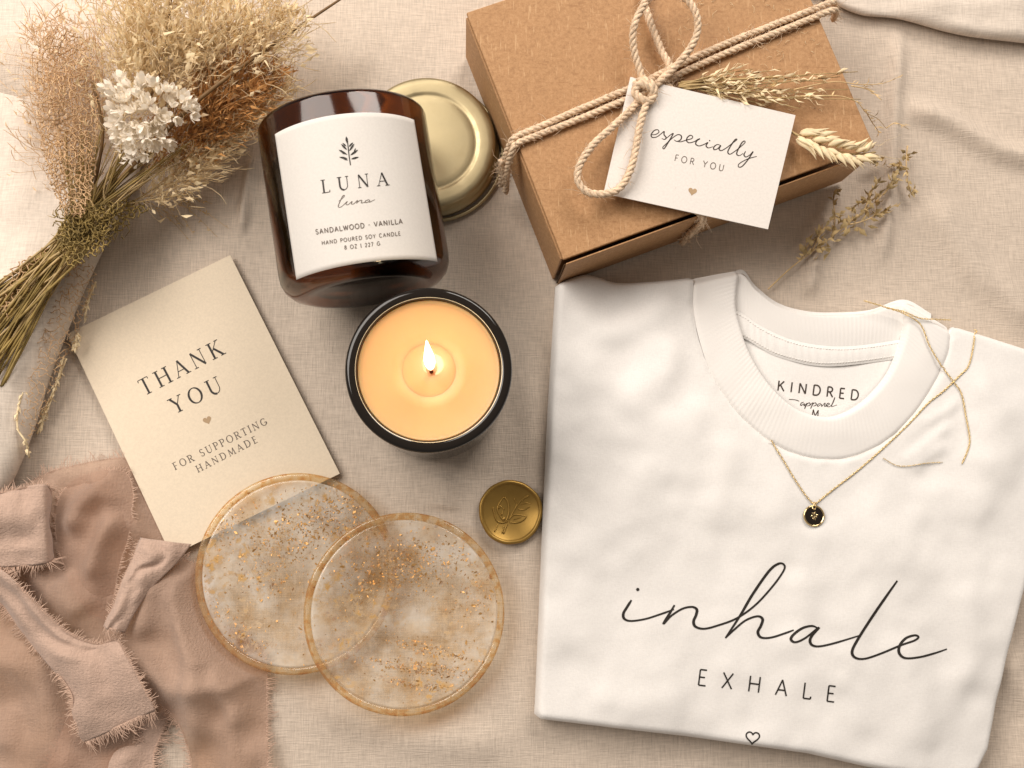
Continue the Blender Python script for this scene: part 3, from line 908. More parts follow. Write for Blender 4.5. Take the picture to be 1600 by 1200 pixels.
chain('chain', [(1385, 481), (1412, 487), (1436, 497), (1460, 499), (1485, 500)], r=.00026)
chain('chain', [(1380, 716), (1400, 727), (1420, 728), (1445, 724), (1472, 722)], r=.00016)
pc = W(1271, 806, shz(*W(1271, 806, TS)[:2]) + .0006)
pend = MB(); prof = [(0, 0), (.0044, 0), (.0050, .0004), (.0050, .0009), (.0047, .00125), (.0043, .0012), (.0042, .0009), (0, .0009)]
pend.lathe(prof, 48, Matrix.Translation(pc)); pend.build('pendant', M['bright_gold'], neck)
pd = bpy.data.objects['pendant']
fc = MB(); fc.lathe([(.0042, .00096), (0, .00099)], 48, Matrix.Translation(pc)); fc.build('enamel_face', M['enamel'], pd)
lf = MB()
for ang, L in ((118, .0020), (75, .0024), (20, .0022), (-20, .0014), (-75, .0018), (-110, .0016), (178, .0018)):
    a = math.radians(ang); d = Vector((math.cos(a), math.sin(a), 0))
    base = pc + Vector((0, -.0002, .00105)) + d * .0002; sv = Vector((-d.y, d.x, 0)) * .00045
    lf.add([base, base + d * L * .55 + sv + Vector((0, 0, .0001)), base + d * L, base + d * L * .55 - sv + Vector((0, 0, .0001)), base + d * L * .5 + Vector((0, 0, .0004))], [(0, 4, 1), (1, 4, 2), (2, 4, 3), (3, 4, 0)])
lf.build('leaf_emblem', M['bright_gold'], pd)
bl = MB(); q = W(1272, 790, pc.z + .0013)
for cpx, rad in (((1272, 793), .0010), ((1273, 787), .0007)):
    q = W(*cpx, pc.z + .0014)
    bl.tube([q + Vector((rad * .8 * math.cos(t), rad * math.sin(t), .0003 * math.sin(2 * t))) for t in np.linspace(0, 2 * math.pi, 17)], .00028, 6, cap=False)
bl.build('bail', M['bright_gold'], neck)

# ------------------------------------------------------------------ gift box
HB = .042
TLp, BLp, BRp = W(741, 17, HB), W(880, 409, HB), W(1368, 232, HB)
ex = (BRp - BLp); ey = (TLp - BLp); lx, ly = ex.length, ey.length
ex.normalize(); ey = (ey - ex * ey.dot(ex)).normalized()
# keep the depth of the side that shows
box = empty('gift_box', (BLp.x, BLp.y, 0), 'closed brown kraft gift box tied with twine', 'gift box')
Mb = Matrix(((ex.x, ey.x, 0, BLp.x), (ex.y, ey.y, 0, BLp.y), (0, 0, 1, 0), (0, 0, 0, 1)))
def rbox(b, x0, x1, y0, y1, z0, z1, r=.0012, n=3):
    """box with rounded upright and top edges, in the box frame"""
    def loop(ins, z):
        P = []
        for cx_, cy_, a0 in ((x1 - r, y1 - r, 0), (x0 + r, y1 - r, 90), (x0 + r, y0 + r, 180), (x1 - r, y0 + r, 270)):
            for k in range(n + 1):
                a = math.radians(a0 + 90 * k / n); P.append(Mb @ Vector((cx_ + (r - ins) * math.cos(a), cy_ + (r - ins) * math.sin(a), z)))
        return P
    L = [loop(0, z0), loop(0, z1 - r)] + [loop(r * (1 - math.cos(math.radians(a))), z1 - r + r * math.sin(math.radians(a))) for a in (30, 60, 85)]
    m = len(L[0]); vs = [p for l in L for p in l]; fs = []
    for i in range(len(L) - 1):
        for k in range(m): fs.append((i * m + k, i * m + (k + 1) % m, (i + 1) * m + (k + 1) % m, (i + 1) * m + k))
    fs.append(tuple((len(L) - 1) * m + k for k in range(m))); fs.append(tuple(range(m - 1, -1, -1)))
    b.add(vs, fs)
b = MB(); rbox(b, .0014, lx, .0050, ly, .0005, HB - .0016); b.build('box_body', M['kraft'], box, smooth=False)
b = MB(); rbox(b, .0004, lx, .0008, ly + .0004, HB - .0013, HB, .0006); lid = b.build('lid_flap', M['kraft'], box, smooth=False)
b = MB(); rbox(b, .0010, lx - .0004, -.0016, -.0009, .0008, HB - .0006, .0003); b.build('front_panel', M['kraft'], box, smooth=False)
b = MB(); rbox(b, -.0004, .0008, .0016, ly - .001, .0008, HB - .0018, .0005); b.build('side_panel', M['kraft'], box, smooth=False)
b = MB()
for i in range(2):
    x0 = .0006
b.tube([Mb @ Vector((.0007, -.0008, .002)), Mb @ Vector((.0007, -.0008, HB - .003))], .00035, 5); b.build('corner_slit', M['kraft_dark'], box)

# ------------------------------------------------------------------ twine round the box
twine = empty('jute_twine', (W(1005, 140, HB).x, W(1005, 140, HB).y, HB), 'beige jute twine tied in a bow round the kraft box', 'twine')
FZ = MB()
def rope(name, pts, r=.00145, pitch=.0085, n=10, fuzz=1.0, phase=0.0, parent=None):
    C = curve3(pts, n) if len(pts[0]) == 3 and not isinstance(pts[0], Vector) else catmull([tuple(p) for p in pts], n)
    L = np.linalg.norm(np.diff(C, axis=0), axis=1).sum()
    R = [Vector(p) for p in resample(C, max(8, int(L / .0007)))]
    nrm = None; frames = []
    for i, p in enumerate(R):
        t = (R[min(i + 1, len(R) - 1)] - R[max(i - 1, 0)]).normalized()
        if nrm is None: nrm = t.cross(Vector((.3, .2, 1))).normalized()
        nrm = (nrm - t * nrm.dot(t)).normalized()
        frames.append((t, nrm.copy(), t.cross(nrm)))
    b = MB(); ds = L / (len(R) - 1)
    for k in range(3):
        pp = []
        for i, p in enumerate(R):
            a = 2 * math.pi * (i * ds / pitch + k / 3) + phase
            rr = r * .52 * (1 + .08 * math.sin(i * .21 + k))
            pp.append(p + (frames[i][1] * math.cos(a) + frames[i][2] * math.sin(a)) * rr)
        b.tube(pp, r * .60, 7)
    o = b.build(name, M['twine'], parent or twine)
    for _ in range(int(L / .0006 * fuzz)):
        i = rng.integers(1, len(R) - 1); t, a1, a2 = frames[i]
        an = rng.uniform(0, 6.28); d = (a1 * math.cos(an) + a2 * math.sin(an)); p = R[i] + d * r * .9
        l = rng.lognormal(-5.9, .5); q = (d * rng.uniform(.4, 1) + t * rng.normal(0, .8) + Vector(rng.normal(0, .25, 3)))
        q.z = abs(q.z) * .6
        FZ.tube([p, p + q * l * .5, p + q * l * .8 + Vector(rng.normal(0, .35, 3)) * l * .5], [.00012, .00010, .00005], 3, cap=False)
    return o
zt = HB * 1000 + 1.7
rope('cord', [(783, 290, 12), (787, 255, 30), (797, 225, zt - 2), (806, 214, zt), (850, 195, zt), (900, 173, zt), (950, 152, zt + .3), (1000, 131, zt + 1), (1050, 106, zt + .4), (1120, 74, zt), (1200, 42, zt), (1262, 18, zt), (1296, 5, zt), (1304, 6, zt - 4), (1300, 20, 20)])
rope('cord', [(790, 300, 12), (793, 265, 30), (800, 237, zt - 2), (809, 224, zt), (853, 206, zt), (905, 186, zt), (955, 165, zt + .3), (1008, 143, zt + 1.4), (1055, 119, zt + .4), (1125, 87, zt), (1205, 54, zt), (1265, 30, zt), (1298, 17, zt), (1306, 18, zt - 4), (1302, 30, 20)], phase=1.3)
rope('bow_loop', [(1012, 146, 47), (1000, 110, 49), (990, 75, 52), (990, 45, 55), (1000, 18, 57), (1018, -6, 58), (1045, -12, 58), (1072, -2, 57), (1087, 20, 56), (1090, 48, 54), (1078, 76, 52), (1055, 104, 50), (1030, 128, 48.5), (1008, 150, 47.5)], r=.00158)
rope('bow_loop', [(1010, 140, 48), (985, 172, 50), (955, 200, 52), (925, 228, 53), (906, 258, 53), (903, 282, 52), (918, 300, 51.5), (945, 303, 51.5), (968, 294, 51.5), (984, 268, 52), (993, 235, 52), (1000, 195, 51), (1012, 155, 50)], r=.00158, phase=.8)
rope('loose_tail', [(1006, -20, 46), (1008, 8, 46), (1020, 45, 46), (1034, 80, 46), (1046, 105, 46.5), (1030, 130, 47)], r=.0016, phase=2)
rope('loose_tail', [(1030, 128, 46), (1052, 140, 45), (1060, 150, 44.5)], r=.0013, phase=2)
rope('knot', [(992, 132, 46.5), (1005, 126, 50), (1018, 132, 51), (1022, 146, 50), (1014, 158, 50), (1000, 154, 51), (992, 142, 50.5), (1002, 131, 52), (1017, 140, 51), (1018, 155, 48), (1013, 160, 46)], r=.0018, pitch=.009)
fro = [(1060, 290, 43.7), (1085, 325, 43.7), (1096, 340, 43.7)]
e0 = W(1098, 342, HB); ee = (e0 - BLp).dot(ex)
pe = lambda x, y, z: Mb @ Vector((x, y, z))
rope('cord', [pe(ee - .010, .020, HB + .0017), pe(ee - .004, .006, HB + .0017), pe(ee, -.0022, HB + .0006), pe(ee + .0008, -.0036, HB - .004), pe(ee + .0004, -.0036, .030), pe(ee - .001, -.0036, .016), pe(ee - .002, -.0042, .006)], r=.0016, fuzz=3)
rope('cord', [(790, 285, 20), (786, 268, 26), (783, 250, 33)], r=.0015, fuzz=6)
FZ.build('loose_fibres', M['twine'], twine)

# ------------------------------------------------------------------ gift tag
ZT = .0478
gt = empty('gift_tag', (W(1093, 240, ZT).x, W(1093, 240, ZT).y, ZT), 'white card tag with script lettering lying on the kraft box', 'gift tag')
tc = [W(985, 120, ZT), W(1243, 180, ZT), W(1200, 358, ZT), W(943, 302, ZT)]
hole_c = W(1016, 153, ZT); hr = .0024
nh = 28
hv = [hole_c + Vector((hr * math.cos(2 * math.pi * k / nh), hr * math.sin(2 * math.pi * k / nh), 0)) for k in range(nh)]
ov = []
for i in range(4):
    for k in range(8): ov.append(tc[i].lerp(tc[(i + 1) % 4], k / 8))
allv = [Vector((v.x, v.y)) for v in ov + hv]; no = len(ov)
vs, _, fs, *_ = delaunay_2d_cdt(allv, [(i, (i + 1) % no) for i in range(no)] + [(no + i, no + (i + 1) % nh) for i in range(nh)], [], 0, 1e-8)
b = MB(); keep = []
for f in fs:
    c = sum((vs[i] for i in f), Vector((0, 0))) / len(f)
    if (c - Vector((hole_c.x, hole_c.y))).length < hr * .9: continue
    if not inside(np.array([c.x]), np.array([c.y]), [(v.x, v.y) for v in ov])[0]: continue
    a = [vs[i] for i in f]
    keep.append(tuple(f) if (a[1] - a[0]).cross(a[2] - a[0]) > 0 else tuple(f)[::-1])
b.add([(v.x, v.y, ZT) for v in vs], keep)
o = b.build('tag_card', M['tag'], gt, smooth=False); solidify(o, .0006)
ink = Ink(flat(ZT))
def ZE(pts): return [(880 + x * .3084, y * .3084) for x, y in pts]
for sct in ([(446, 682), (468, 681), (485, 669), (478, 657), (460, 662), (446, 682), (452, 696), (475, 693), (500, 674), (511, 666), (511, 682), (521, 696), (514, 706), (499, 701)],
            [(521, 702), (545, 682), (557, 677), (540, 708), (512, 752), (505, 745), (520, 730), (552, 700), (580, 682), (598, 688), (596, 706), (577, 716), (561, 708)],
            [(577, 716), (595, 718), (622, 710), (650, 702), (656, 692), (645, 685), (630, 695), (625, 712), (638, 723), (664, 717), (682, 706), (692, 703), (678, 712), (671, 729), (688, 739), (712, 732), (732, 722), (724, 738), (735, 749), (758, 743)],
            [(797, 736), (780, 732), (763, 745), (765, 758), (782, 753), (798, 737), (790, 754), (800, 763), (825, 750), (855, 727), (880, 707), (870, 708), (845, 745), (834, 770), (845, 781), (870, 766), (900, 742), (921, 722), (917, 714), (903, 726), (885, 760), (879, 780), (892, 788), (912, 777)],
            [(924, 766), (916, 784), (926, 795), (945, 785), (962, 768), (935, 810), (907, 842), (890, 846), (888, 834), (905, 820), (940, 803), (981, 792)]):
    ink.script(ZE(sct), 1.7, 8)
ink.fill([(880 + 742 * .3084 + 1.1 * math.cos(a * .6), 712 * .3084 + 1.1 * math.sin(a * .6)) for a in range(10)])
ink.build('script_lettering', M['ink_brown'], gt)
ink = Ink(flat(ZT)); ink.text('FOR YOU', (1053.5, 251), (1130, 267.5), 9.8, 1.15, 1.15, serif=False); ink.build('capital_lettering', M['ink_soft'], gt)
ink = Ink(flat(ZT)); ink.heart((1082, 299), 13.5, .2); ink.build('heart', M['heart_gold'], gt)

# ------------------------------------------------------------------ thank-you card
tk = empty('thank_you_card', (W(316, 630, 0).x, W(316, 630, 0).y, 0), 'cream card printed with serif capitals, one corner under a resin coaster', 'card')
cc = [(105, 522), (360, 399), (531, 740), (268, 868)]
ZC = .0016
b = MB()
ng = 30
def cardz(u, v): return ZC + .0006 * (u - .5) ** 2 + .0007 * (v - .4) ** 2 + .0004 * u * (1 - v)
vs = []
Cw = [W(x, y, ZC) for x, y in cc]
for j in range(ng + 1):
    for i in range(ng + 1):
        u, v = i / ng, j / ng
        p = (Cw[0] * (1 - u) + Cw[1] * u) * (1 - v) + (Cw[3] * (1 - u) + Cw[2] * u) * v
        vs.append((p.x, p.y, float(cardz(u, v))))
b.add(vs, [(j * (ng + 1) + i, (j + 1) * (ng + 1) + i, (j + 1) * (ng + 1) + i + 1, j * (ng + 1) + i + 1) for j in range(ng) for i in range(ng)])
o = b.build('card_sheet', M['card'], tk, smooth=False); solidify(o, .0007)
Ce, Cf = (Cw[1] - Cw[0]), (Cw[3] - Cw[0])
def on_card(px, py, lift):
    z = ZC
    for _ in range(3):
        p = W(px, py, z) - Cw[0]
        u = p.x * Ce.x + p.y * Ce.y; u /= Ce.x ** 2 + Ce.y ** 2
        v = (p.x * Cf.x + p.y * Cf.y) / (Cf.x ** 2 + Cf.y ** 2)
        z = float(cardz(u, v))
    return W(px, py, z + lift)
ink = Ink(on_card)
ink.text('THANK', (226, 618), (350, 553), 25, 3.3, 1.2)
ink.text('YOU', (274.5, 646), (348, 610), 24, 3.3, 1.2)
ink.build('large_lettering', M['ink'], tk)
ink = Ink(on_card)
ink.text('FOR SUPPORTING', (274, 734), (418, 662.5), 11, 1.5, .75)
ink.text('HANDMADE', (310, 738), (403, 690.5), 10.5, 1.5, .75)
ink.build('small_lettering', M['ink_soft'], tk)
ink = Ink(on_card); ink.heart((324, 656.5), 13.5, -.4); ink.build('heart', M['heart_gold'], tk)

# ------------------------------------------------------------------ lying amber jar
RJ = .0376
ja, jb = W(576, 457, RJ), W(535, 194, RJ)       # base end, rim end
LJ = (jb - ja).length; jz = (jb - ja).normalized()
jx = jz.cross(Vector((0, 0, 1))).normalized(); jy = jz.cross(jx)   # jx sideways (right), jy = -up...
if jy.z < 0: jy = -jy; jx = -jx
MJ = Matrix(((jx.x, jy.x, jz.x, ja.x), (jx.y, jy.y, jz.y, ja.y), (jx.z, jy.z, jz.z, ja.z), (0, 0, 0, 1)))
jar = empty('amber_candle_jar', (ja.x, ja.y, 0), 'amber glass candle jar with white printed label, lying on its side', 'candle jar')
prof = [(0, .0015), (RJ - .016, .0012), (RJ - .012, 0), (RJ - .009, .0002), (RJ - .005, .0017), (RJ - .002, .0045), (RJ - .0004, .008), (RJ, .012), (RJ, LJ - .002), (RJ - .0003, LJ - .0008), (RJ - .0010, LJ), (RJ - .0018, LJ - .0004), (RJ - .0024, LJ - .0018), (RJ - .0028, LJ - .004),
        (RJ - .0030, .014), (RJ - .005, .0085), (RJ - .010, .0065), (0, .0062)]
b = MB(); b.lathe(prof, 128, MJ)
b.build('glass_body', M['amber'], jar)
b = MB(); b.lathe([(0, .0068), (RJ - .0105, .0071), (RJ - .0055, .0092), (RJ - .0034, .0145), (RJ - .0033, LJ - .020), (RJ - .0045, LJ - .0185), (0, LJ - .0185)], 96, MJ)
b.build('wax_fill', M['wax_raw'], jar)
def on_jar(px, py, lift, rad=None):
    o_, d_ = ray(px, py); r = (rad or RJ + .00025) + lift
    oc = o_ - ja; dp = d_ - jz * d_.dot(jz); op = oc - jz * oc.dot(jz)
    A = dp.dot(dp); B = 2 * dp.dot(op); Cq = op.dot(op) - r * r
    disc = max(B * B - 4 * A * Cq, 0)
    return o_ + d_ * ((-B - math.sqrt(disc)) / (2 * A))
def jar_uv(px, py):
    p = on_jar(px, py, 0) - ja
    return math.atan2(p.dot(jx), p.dot(jy)), p.dot(jz)
lc = [jar_uv(*p) for p in ((428, 213), (648, 186), (682, 408), (465, 437))]
t0 = (lc[0][0] + lc[3][0]) / 2; t1 = (lc[1][0] + lc[2][0]) / 2; zt_ = (lc[0][1] + lc[1][1]) / 2; zb_ = (lc[2][1] + lc[3][1]) / 2
b = MB(); nt_, nz_ = 64, 30; vs = []
for j in range(nz_ + 1):
    for i in range(nt_ + 1):
        th = t0 + (t1 - t0) * i / nt_; zz = zb_ + (zt_ - zb_) * j / nz_
        vs.append(ja + (jx * math.sin(th) + jy * math.cos(th)) * (RJ + .00022) + jz * zz)
b.add(vs, [(j * (nt_ + 1) + i, j * (nt_ + 1) + i + 1, (j + 1) * (nt_ + 1) + i + 1, (j + 1) * (nt_ + 1) + i) for j in range(nz_) for i in range(nt_)])
lab = b.build('label', M['label'], jar); solidify(lab, .00018, 0)
oj = lambda px, py, lift: on_jar(px, py, lift, RJ + .0004)
ink = Ink(oj); ink.text('LUNA', (504.5, 301.5), (606, 289), 20, 2.5, .9, curve=1.5); ink.build('large_lettering', M['ink'], lab)
ink = Ink(oj)
def ZL(pts): return [(390 + x * .3417, 90 + y * .3417) for x, y in pts]
for sct in ([(407, 656), (424, 643), (434, 630), (426, 632), (414, 655), (405, 681), (420, 681), (446, 657), (440, 669), (450, 672), (468, 657), (465, 668), (476, 668), (493, 652), (488, 666)],
            [(488, 666), (502, 654), (513, 652), (511, 664), (528, 660)], [(546, 648), (530, 655), (530, 663), (546, 657), (549, 650), (548, 660), (574, 648)]):
    ink.script(ZL(sct), .9, 8)
ink.build('script_lettering', M['ink_soft'], lab)
ink = Ink(oj)
ink.text('SANDALWOOD . VANILLA', (493.5, 366), (629, 349), 7.4, 1.15, 1.15, serif=False, curve=.8)
ink.text('HAND POURED SOY CANDLE', (503, 382.5), (626, 367.5), 5.8, .85, .85, serif=False, curve=.8)
ink.text('8 OZ | 227 G', (538.5, 389.5), (594, 383), 5.8, .85, .85, serif=False)
ink.build('small_lettering', M['ink_soft'], lab)
ink = Ink(oj)
ink.stroke(catmull([(547.5, 258), (545, 240), (542.5, 216)], 8), 1.4)
for (x, y, a, L, w_) in ((542.5, 226, -97, 12, 5), (544, 236, -135, 15, 4.4), (544, 238, -55, 16, 4.4), (545, 243, -150, 18, 4.6), (545, 244, -35, 17, 4.6), (545.5, 248, -170, 15, 4.2), (546, 249, -15, 14, 4.2), (543, 231, -45, 11, 3.6), (543, 230, -140, 9, 3.4), (546, 251, -160, 10, 3), (538, 243, -120, 9, 3), (552, 241, -70, 9, 3)):
    ink.leaf((x + 2.5 * math.cos(math.radians(a)), y + 2.5 * math.sin(math.radians(a))), math.radians(a), L * .9, w_ * .68)
ink.build('sprig_emblem', M['ink'], lab)

# ------------------------------------------------------------------ brass jar lid
lcn = W(668, 224, .009); lcn.z = .0004
RL = .0332
lidj = empty('jar_lid', tuple(lcn), 'round brushed brass jar lid lying flat behind the amber jar', 'lid')
ML = Matrix.Translation(lcn)
b = MB(); b.lathe([(RL - .0012, .0002), (RL + .0004, 0), (RL + .0014, .0008), (RL + .0014, .0018), (RL + .0003, .0026), (RL - .0006, .0030), (RL - .0006, .0092), (RL - .0012, .0104), (RL - .0024, .0110), (RL - .0045, .0111), (RL - .0078, .0109), (RL - .0086, .0108), (RL - .0092, .0104), (RL - .0100, .0102), (RL - .0108, .0103), (RL - .0116, .0105), (RL - .014, .0105), (0, .0106)], 128, ML)
b.build('lid_cap', M['lid_gold'], lidj)
b = MB(); ring = [(RL + .0009 + .0009 * math.cos(t), .0010 + .0009 * math.sin(t)) for t in np.linspace(0, 2 * math.pi, 13)]
b.lathe(ring, 128, Matrix.Translation((lcn.x + .0022, lcn.y - .0018, lcn.z)))
b.build('rolled_edge', M['lid_gold'], lidj)

# ------------------------------------------------------------------ burning candle
HC = .075
cb = W(670, 577, HC); R0 = .0335
candle = empty('burning_candle', (cb.x, cb.y, 0), 'burning candle in a black glass jar, standing below the lying jar', 'candle')
MC = Matrix.Translation((cb.x, cb.y, .0004))
b = MB(); b.lathe([(0, .002), (R0 - .012, .0015), (R0 - .009, 0), (R0 - .005, .0006), (R0 - .0015, .004), (R0 - .0006, .008), (R0 - .0006, HC - .007), (R0, HC - .0045), (R0, HC - .0016), (R0 - .0005, HC - .0005), (R0 - .0014, HC - .0001), (R0 - .0026, HC), (R0 - .0042, HC - .0002), (R0 - .0047, HC - .0008), (R0 - .0048, HC - .0016), (R0 - .0048, HC - .012), (0, HC - .014)], 160, MC)
b.build('jar_body', M['black_glass'], candle)
wz = HC - .0026
wx = W(673, 575, wz)
b = MB(); b.lathe([(R0 - .0050, wz - .006), (R0 - .0050, wz + .0003), (R0 - .0054, wz + .0002), (R0 - .0064, wz - .0002), (.016, wz - .0004), (.0108, wz - .0006), (.0100, wz - .0012), (0, wz - .0014)], 128, MC)
wo = b.build('wax_fill', M['wax'], candle)
Mp = MC
b = MB(); b.lathe([(.0108, wz - .0006), (.0100, wz - .00058), (.0085, wz - .0007), (0, wz - .0007)], 96, Mp); b.build('melt_pool', M['wax_pool'], wo)
wk = Vector((W(674, 581, wz).x, W(674, 581, wz).y, wz + .0004))
b = MB(); b.tube([wk + Vector((0, 0, -.001)), wk + Vector((0, 0, .0024)), wk + Vector((-.0002, .0010, .0052))], [.0008, .0008, .0007], 8); b.build('wick', M['wick'], candle)
b = MB(); lean = Vector((-.0012, .0090, 0))
fp_ = [(0, .0042), (.0009, .0048), (.0017, .0066), (.0022, .0092), (.0022, .0120), (.0017, .0155), (.0010, .0195), (.0004, .0228), (0, .024)]
b.lathe(fp_, 24)
b.v = [tuple(wk + Vector(v) + lean * (max(0, v[2] - .003) / .021) ** 1.05) for v in b.v]
fl = b.build('flame', M['flame'], candle)
pl = bpy.data.lights.new('flame_light', 'POINT'); pl.energy = .020; pl.color = (1, .70, .38); pl.shadow_soft_size = .0035
po = bpy.data.objects.new('flame_light', pl); COL.objects.link(po); po.location = wk + Vector((-.0005, .006, .024)); po.parent = candle; po.matrix_parent_inverse = candle.matrix_basis.inverted()

# ------------------------------------------------------------------ wax seal
sc_ = W(798, 800, .003); sc_.z = .0003
seal = empty('wax_seal', tuple(sc_), 'round bronze wax seal with a pressed flower, beside the shirt', 'wax seal')
b = MB(); prof = [(0, .0002), (.0135, 0), (.0146, .0006), (.0150, .0016), (.0148, .0026), (.0142, .0032), (.0135, .0031), (.0131, .0026), (.0127, .0022), (0, .0023)]
n = 96; vs = []; fs = []
for r, z in prof:
    for k in range(n):
        a = 2 * math.pi * k / n
        w = 1 + .012 * math.sin(3 * a + .6) + .008 * math.sin(5 * a) + .004 * math.sin(11 * a + 2)
        vs.append((sc_.x + r * w * math.cos(a), sc_.y + r * w * math.sin(a), sc_.z + z + .0001))
for i in range(len(prof) - 1):
    for k in range(n): fs.append((i * n + k, i * n + (k + 1) % n, (i + 1) * n + (k + 1) % n, (i + 1) * n + k))
b.add(vs, fs); b.build('seal_disc', M['seal'], seal)
b = MB()
def zs(pts): return [W(730 + x * .11667, 730 + y * .11667, .0027) for x, y in pts]
for pts, r in (([(345, 540), (365, 620), (390, 700), (430, 735), (490, 740), (540, 720)], .00030), ([(490, 400), (440, 470), (405, 560), (440, 650), (490, 720)], .00026), ([(500, 400), (545, 470), (560, 560), (550, 650), (520, 720)], .00030),
               ([(400, 540), (440, 520), (480, 560), (470, 640)], .0002), ([(560, 700), (620, 640), (700, 640), (780, 660), (750, 710), (660, 745), (570, 735)], .00026), ([(570, 690), (620, 590), (680, 500), (740, 430), (820, 390)], .00024),
               ([(640, 560), (660, 500), (630, 420)], .00022), ([(680, 560), (760, 570), (830, 530)], .00022), ([(720, 500), (790, 480), (850, 490)], .0002), ([(740, 460), (760, 410), (820, 380)], .0002),
               ([(410, 760), (370, 860)], .00026), ([(490, 790), (470, 880)], .00024), ([(535, 760), (490, 885)], .0003), ([(620, 700), (720, 670)], .0002)):
    b.tube([Vector(p) for p in catmull([tuple(q) for q in zs(pts)], 8)], r * 1.45, 6)
for x, y in ((425, 545), (490, 560), (450, 635), (500, 405)):
    p = zs([(x, y)])[0]; b.lathe([(.0006, -.0004), (.0005, .0002), (0, .0005)], 10, Matrix.Translation(p))
p = zs([(490, 690)])[0]; b.lathe([(.0014, -.0008), (.0011, -.0001), (0, .0003)], 16, Matrix.Translation(p))
b.build('flower_relief', M['seal'], seal)

# ------------------------------------------------------------------ resin coasters
def coaster(cpx, R, base, tilt, m, label, seedn, bands):
    c = W(cpx[0], cpx[1], base + .004); c.z = base
    root = empty('resin_coaster', tuple(c), label, 'coaster', 'round resin coasters with gold flakes')
    MT = Matrix.Translation(c) @ Matrix.Rotation(tilt[1], 4, tilt[0])
    T = .0058
    b = MB(); b.lathe([(R - .0034, .0009), (R - .0034, T - .0004), (R - .0044, T - .0007), (0, T - .0007)], 128, MT)
    b.build('resin_disc', m, root)
    b = MB(); b.lathe([(R - .0004, .0006), (R, .0012), (R, T - .0010), (R - .0004, T - .0002), (R - .0012, T + .0001), (R - .0028, T), (R - .0032, T - .0004)], 160, MT)
    b.build('rim_ring', M['rim_resin'], root)
    r2 = np.random.default_rng(seedn)
    b = MB(); cnt = 0
    while cnt < 2400:
        a = r2.uniform(0, 6.283); rr = R * math.sqrt(r2.uniform(0, 1)) * .95
        x, y = rr * math.cos(a), rr * math.sin(a)
        dens = max((math.exp(-(((x - bx) * ca + (y - by) * sa) / wx_) ** 2 - ((-(x - bx) * sa + (y - by) * ca) / wy_) ** 2) * s_) for bx, by, wx_, wy_, ca, sa, s_ in bands)
        if r2.uniform() > dens + .02: continue
        cnt += 1
        z = T - .0007 + r2.uniform(-.0004, .0003)
        L = min(.0026, r2.lognormal(-7.1, .45)); ww = L * r2.uniform(.25, .7)
        p = MT @ Vector((x, y, z)); an = r2.uniform(0, 6.283)
        d = Vector((math.cos(an), math.sin(an), r2.normal(0, .25))); s_v = Vector((-math.sin(an), math.cos(an), r2.normal(0, .4))).normalized()
        k = r2.uniform(-.3, .3)
        vs = [p - d * L / 2, p - d * L * .1 + s_v * ww / 2, p + d * L * .25 + s_v * ww * (.3 + k), p + d * L / 2, p + d * L * .15 - s_v * ww * (.5 + k * .4), p - d * L * .3 - s_v * ww * .25]
        b.add(vs, [(0, 1, 5), (1, 4, 5), (1, 2, 4), (2, 3, 4)])
    o = b.build('gold_flakes', M['leaf_gold'], root, smooth=False); o['kind'] = 'stuff'
    return root
def band(x, y, wx_, wy_, ang, s): return (x, y, wx_, wy_, math.cos(math.radians(ang)), math.sin(math.radians(ang)), s)
coaster((463, 895), .0452, .0026, (Vector((.4, 1, 0)), 0.0), M['resin_a'], 'clear resin coaster with gold flakes, partly over the cream card and under its twin', 3,
        [band(.004, .020, .026, .012, 25, 1), band(-.03, .022, .012, .010, 60, .5), band(-.015, 0, .01, .008, 0, .3), band(-.03, -.024, .02, .008, -40, .3)])
coaster((632, 958), .0450, .0068, (Vector((.35, 1, 0)), 0.035), M['resin_b'], 'clear resin coaster with gold flakes, overlapping its twin and lying lowest in the photo', 5,
        [band(.0, .022, .03, .010, 5, 1), band(.008, -.024, .019, .0022, -8, 2.2), band(.013, -.0165, .015, .0018, -14, 2.2), band(.006, -.031, .014, .0016, -10, 2.0), band(.03, .01, .012, .01, -50, .4)])

# ------------------------------------------------------------------ silk ribbon with torn edges
rib = empty('silk_ribbon', (W(200, 960, 0).x, W(200, 960, 0).y, 0), 'crumpled dusty pink silk ribbon with frayed edges beside the cards', 'ribbon')
def fray(name, pts3, parent, dens=1.0, lmin=.0015, lmax=.0055, out=None, flip=1):
    C = np.array([tuple(p) for p in pts3]); L = np.linalg.norm(np.diff(C, axis=0), axis=1).sum()
    n = max(6, int(L / .00045 * dens)); n = int(n * 1.2); R = resample(C, n); b = MB()
    for i in range(1, n - 1):
        t = Vector(R[i + 1] - R[i - 1]).normalized(); o_ = t.cross(Vector((0, 0, 1))).normalized() * flip
        l = 1.1 * rng.uniform(lmin, lmax) * (.6 + .6 * math.sin(i * .15) ** 2)
        p = Vector(R[i]) - o_ * .0008; d = o_ + t * (rng.normal(0, .2) + .25 * math.sin(i * .07)); k = t * rng.normal(0, .35)
        pts = [p, p + d * l * .4 + Vector((0, 0, .0003)), p + d * l * .75 + k * l * .35 - Vector((0, 0, .0002)), p + d * l + k * l * .7 - Vector((0, 0, abs(rng.normal(0, .0006))))]
        for q in pts: q.z = max(q.z, .0004)
        b.tube(pts, [.00017, .00015, .00013, .00007], 4, cap=False)
    return b.build(name, M['fringe'], parent)
_ca = W(463, 895, .0066)
_cc = [tuple(W(x_, y_, 0))[:2] for x_, y_ in ((105, 522), (360, 399), (531, 740), (268, 868))]
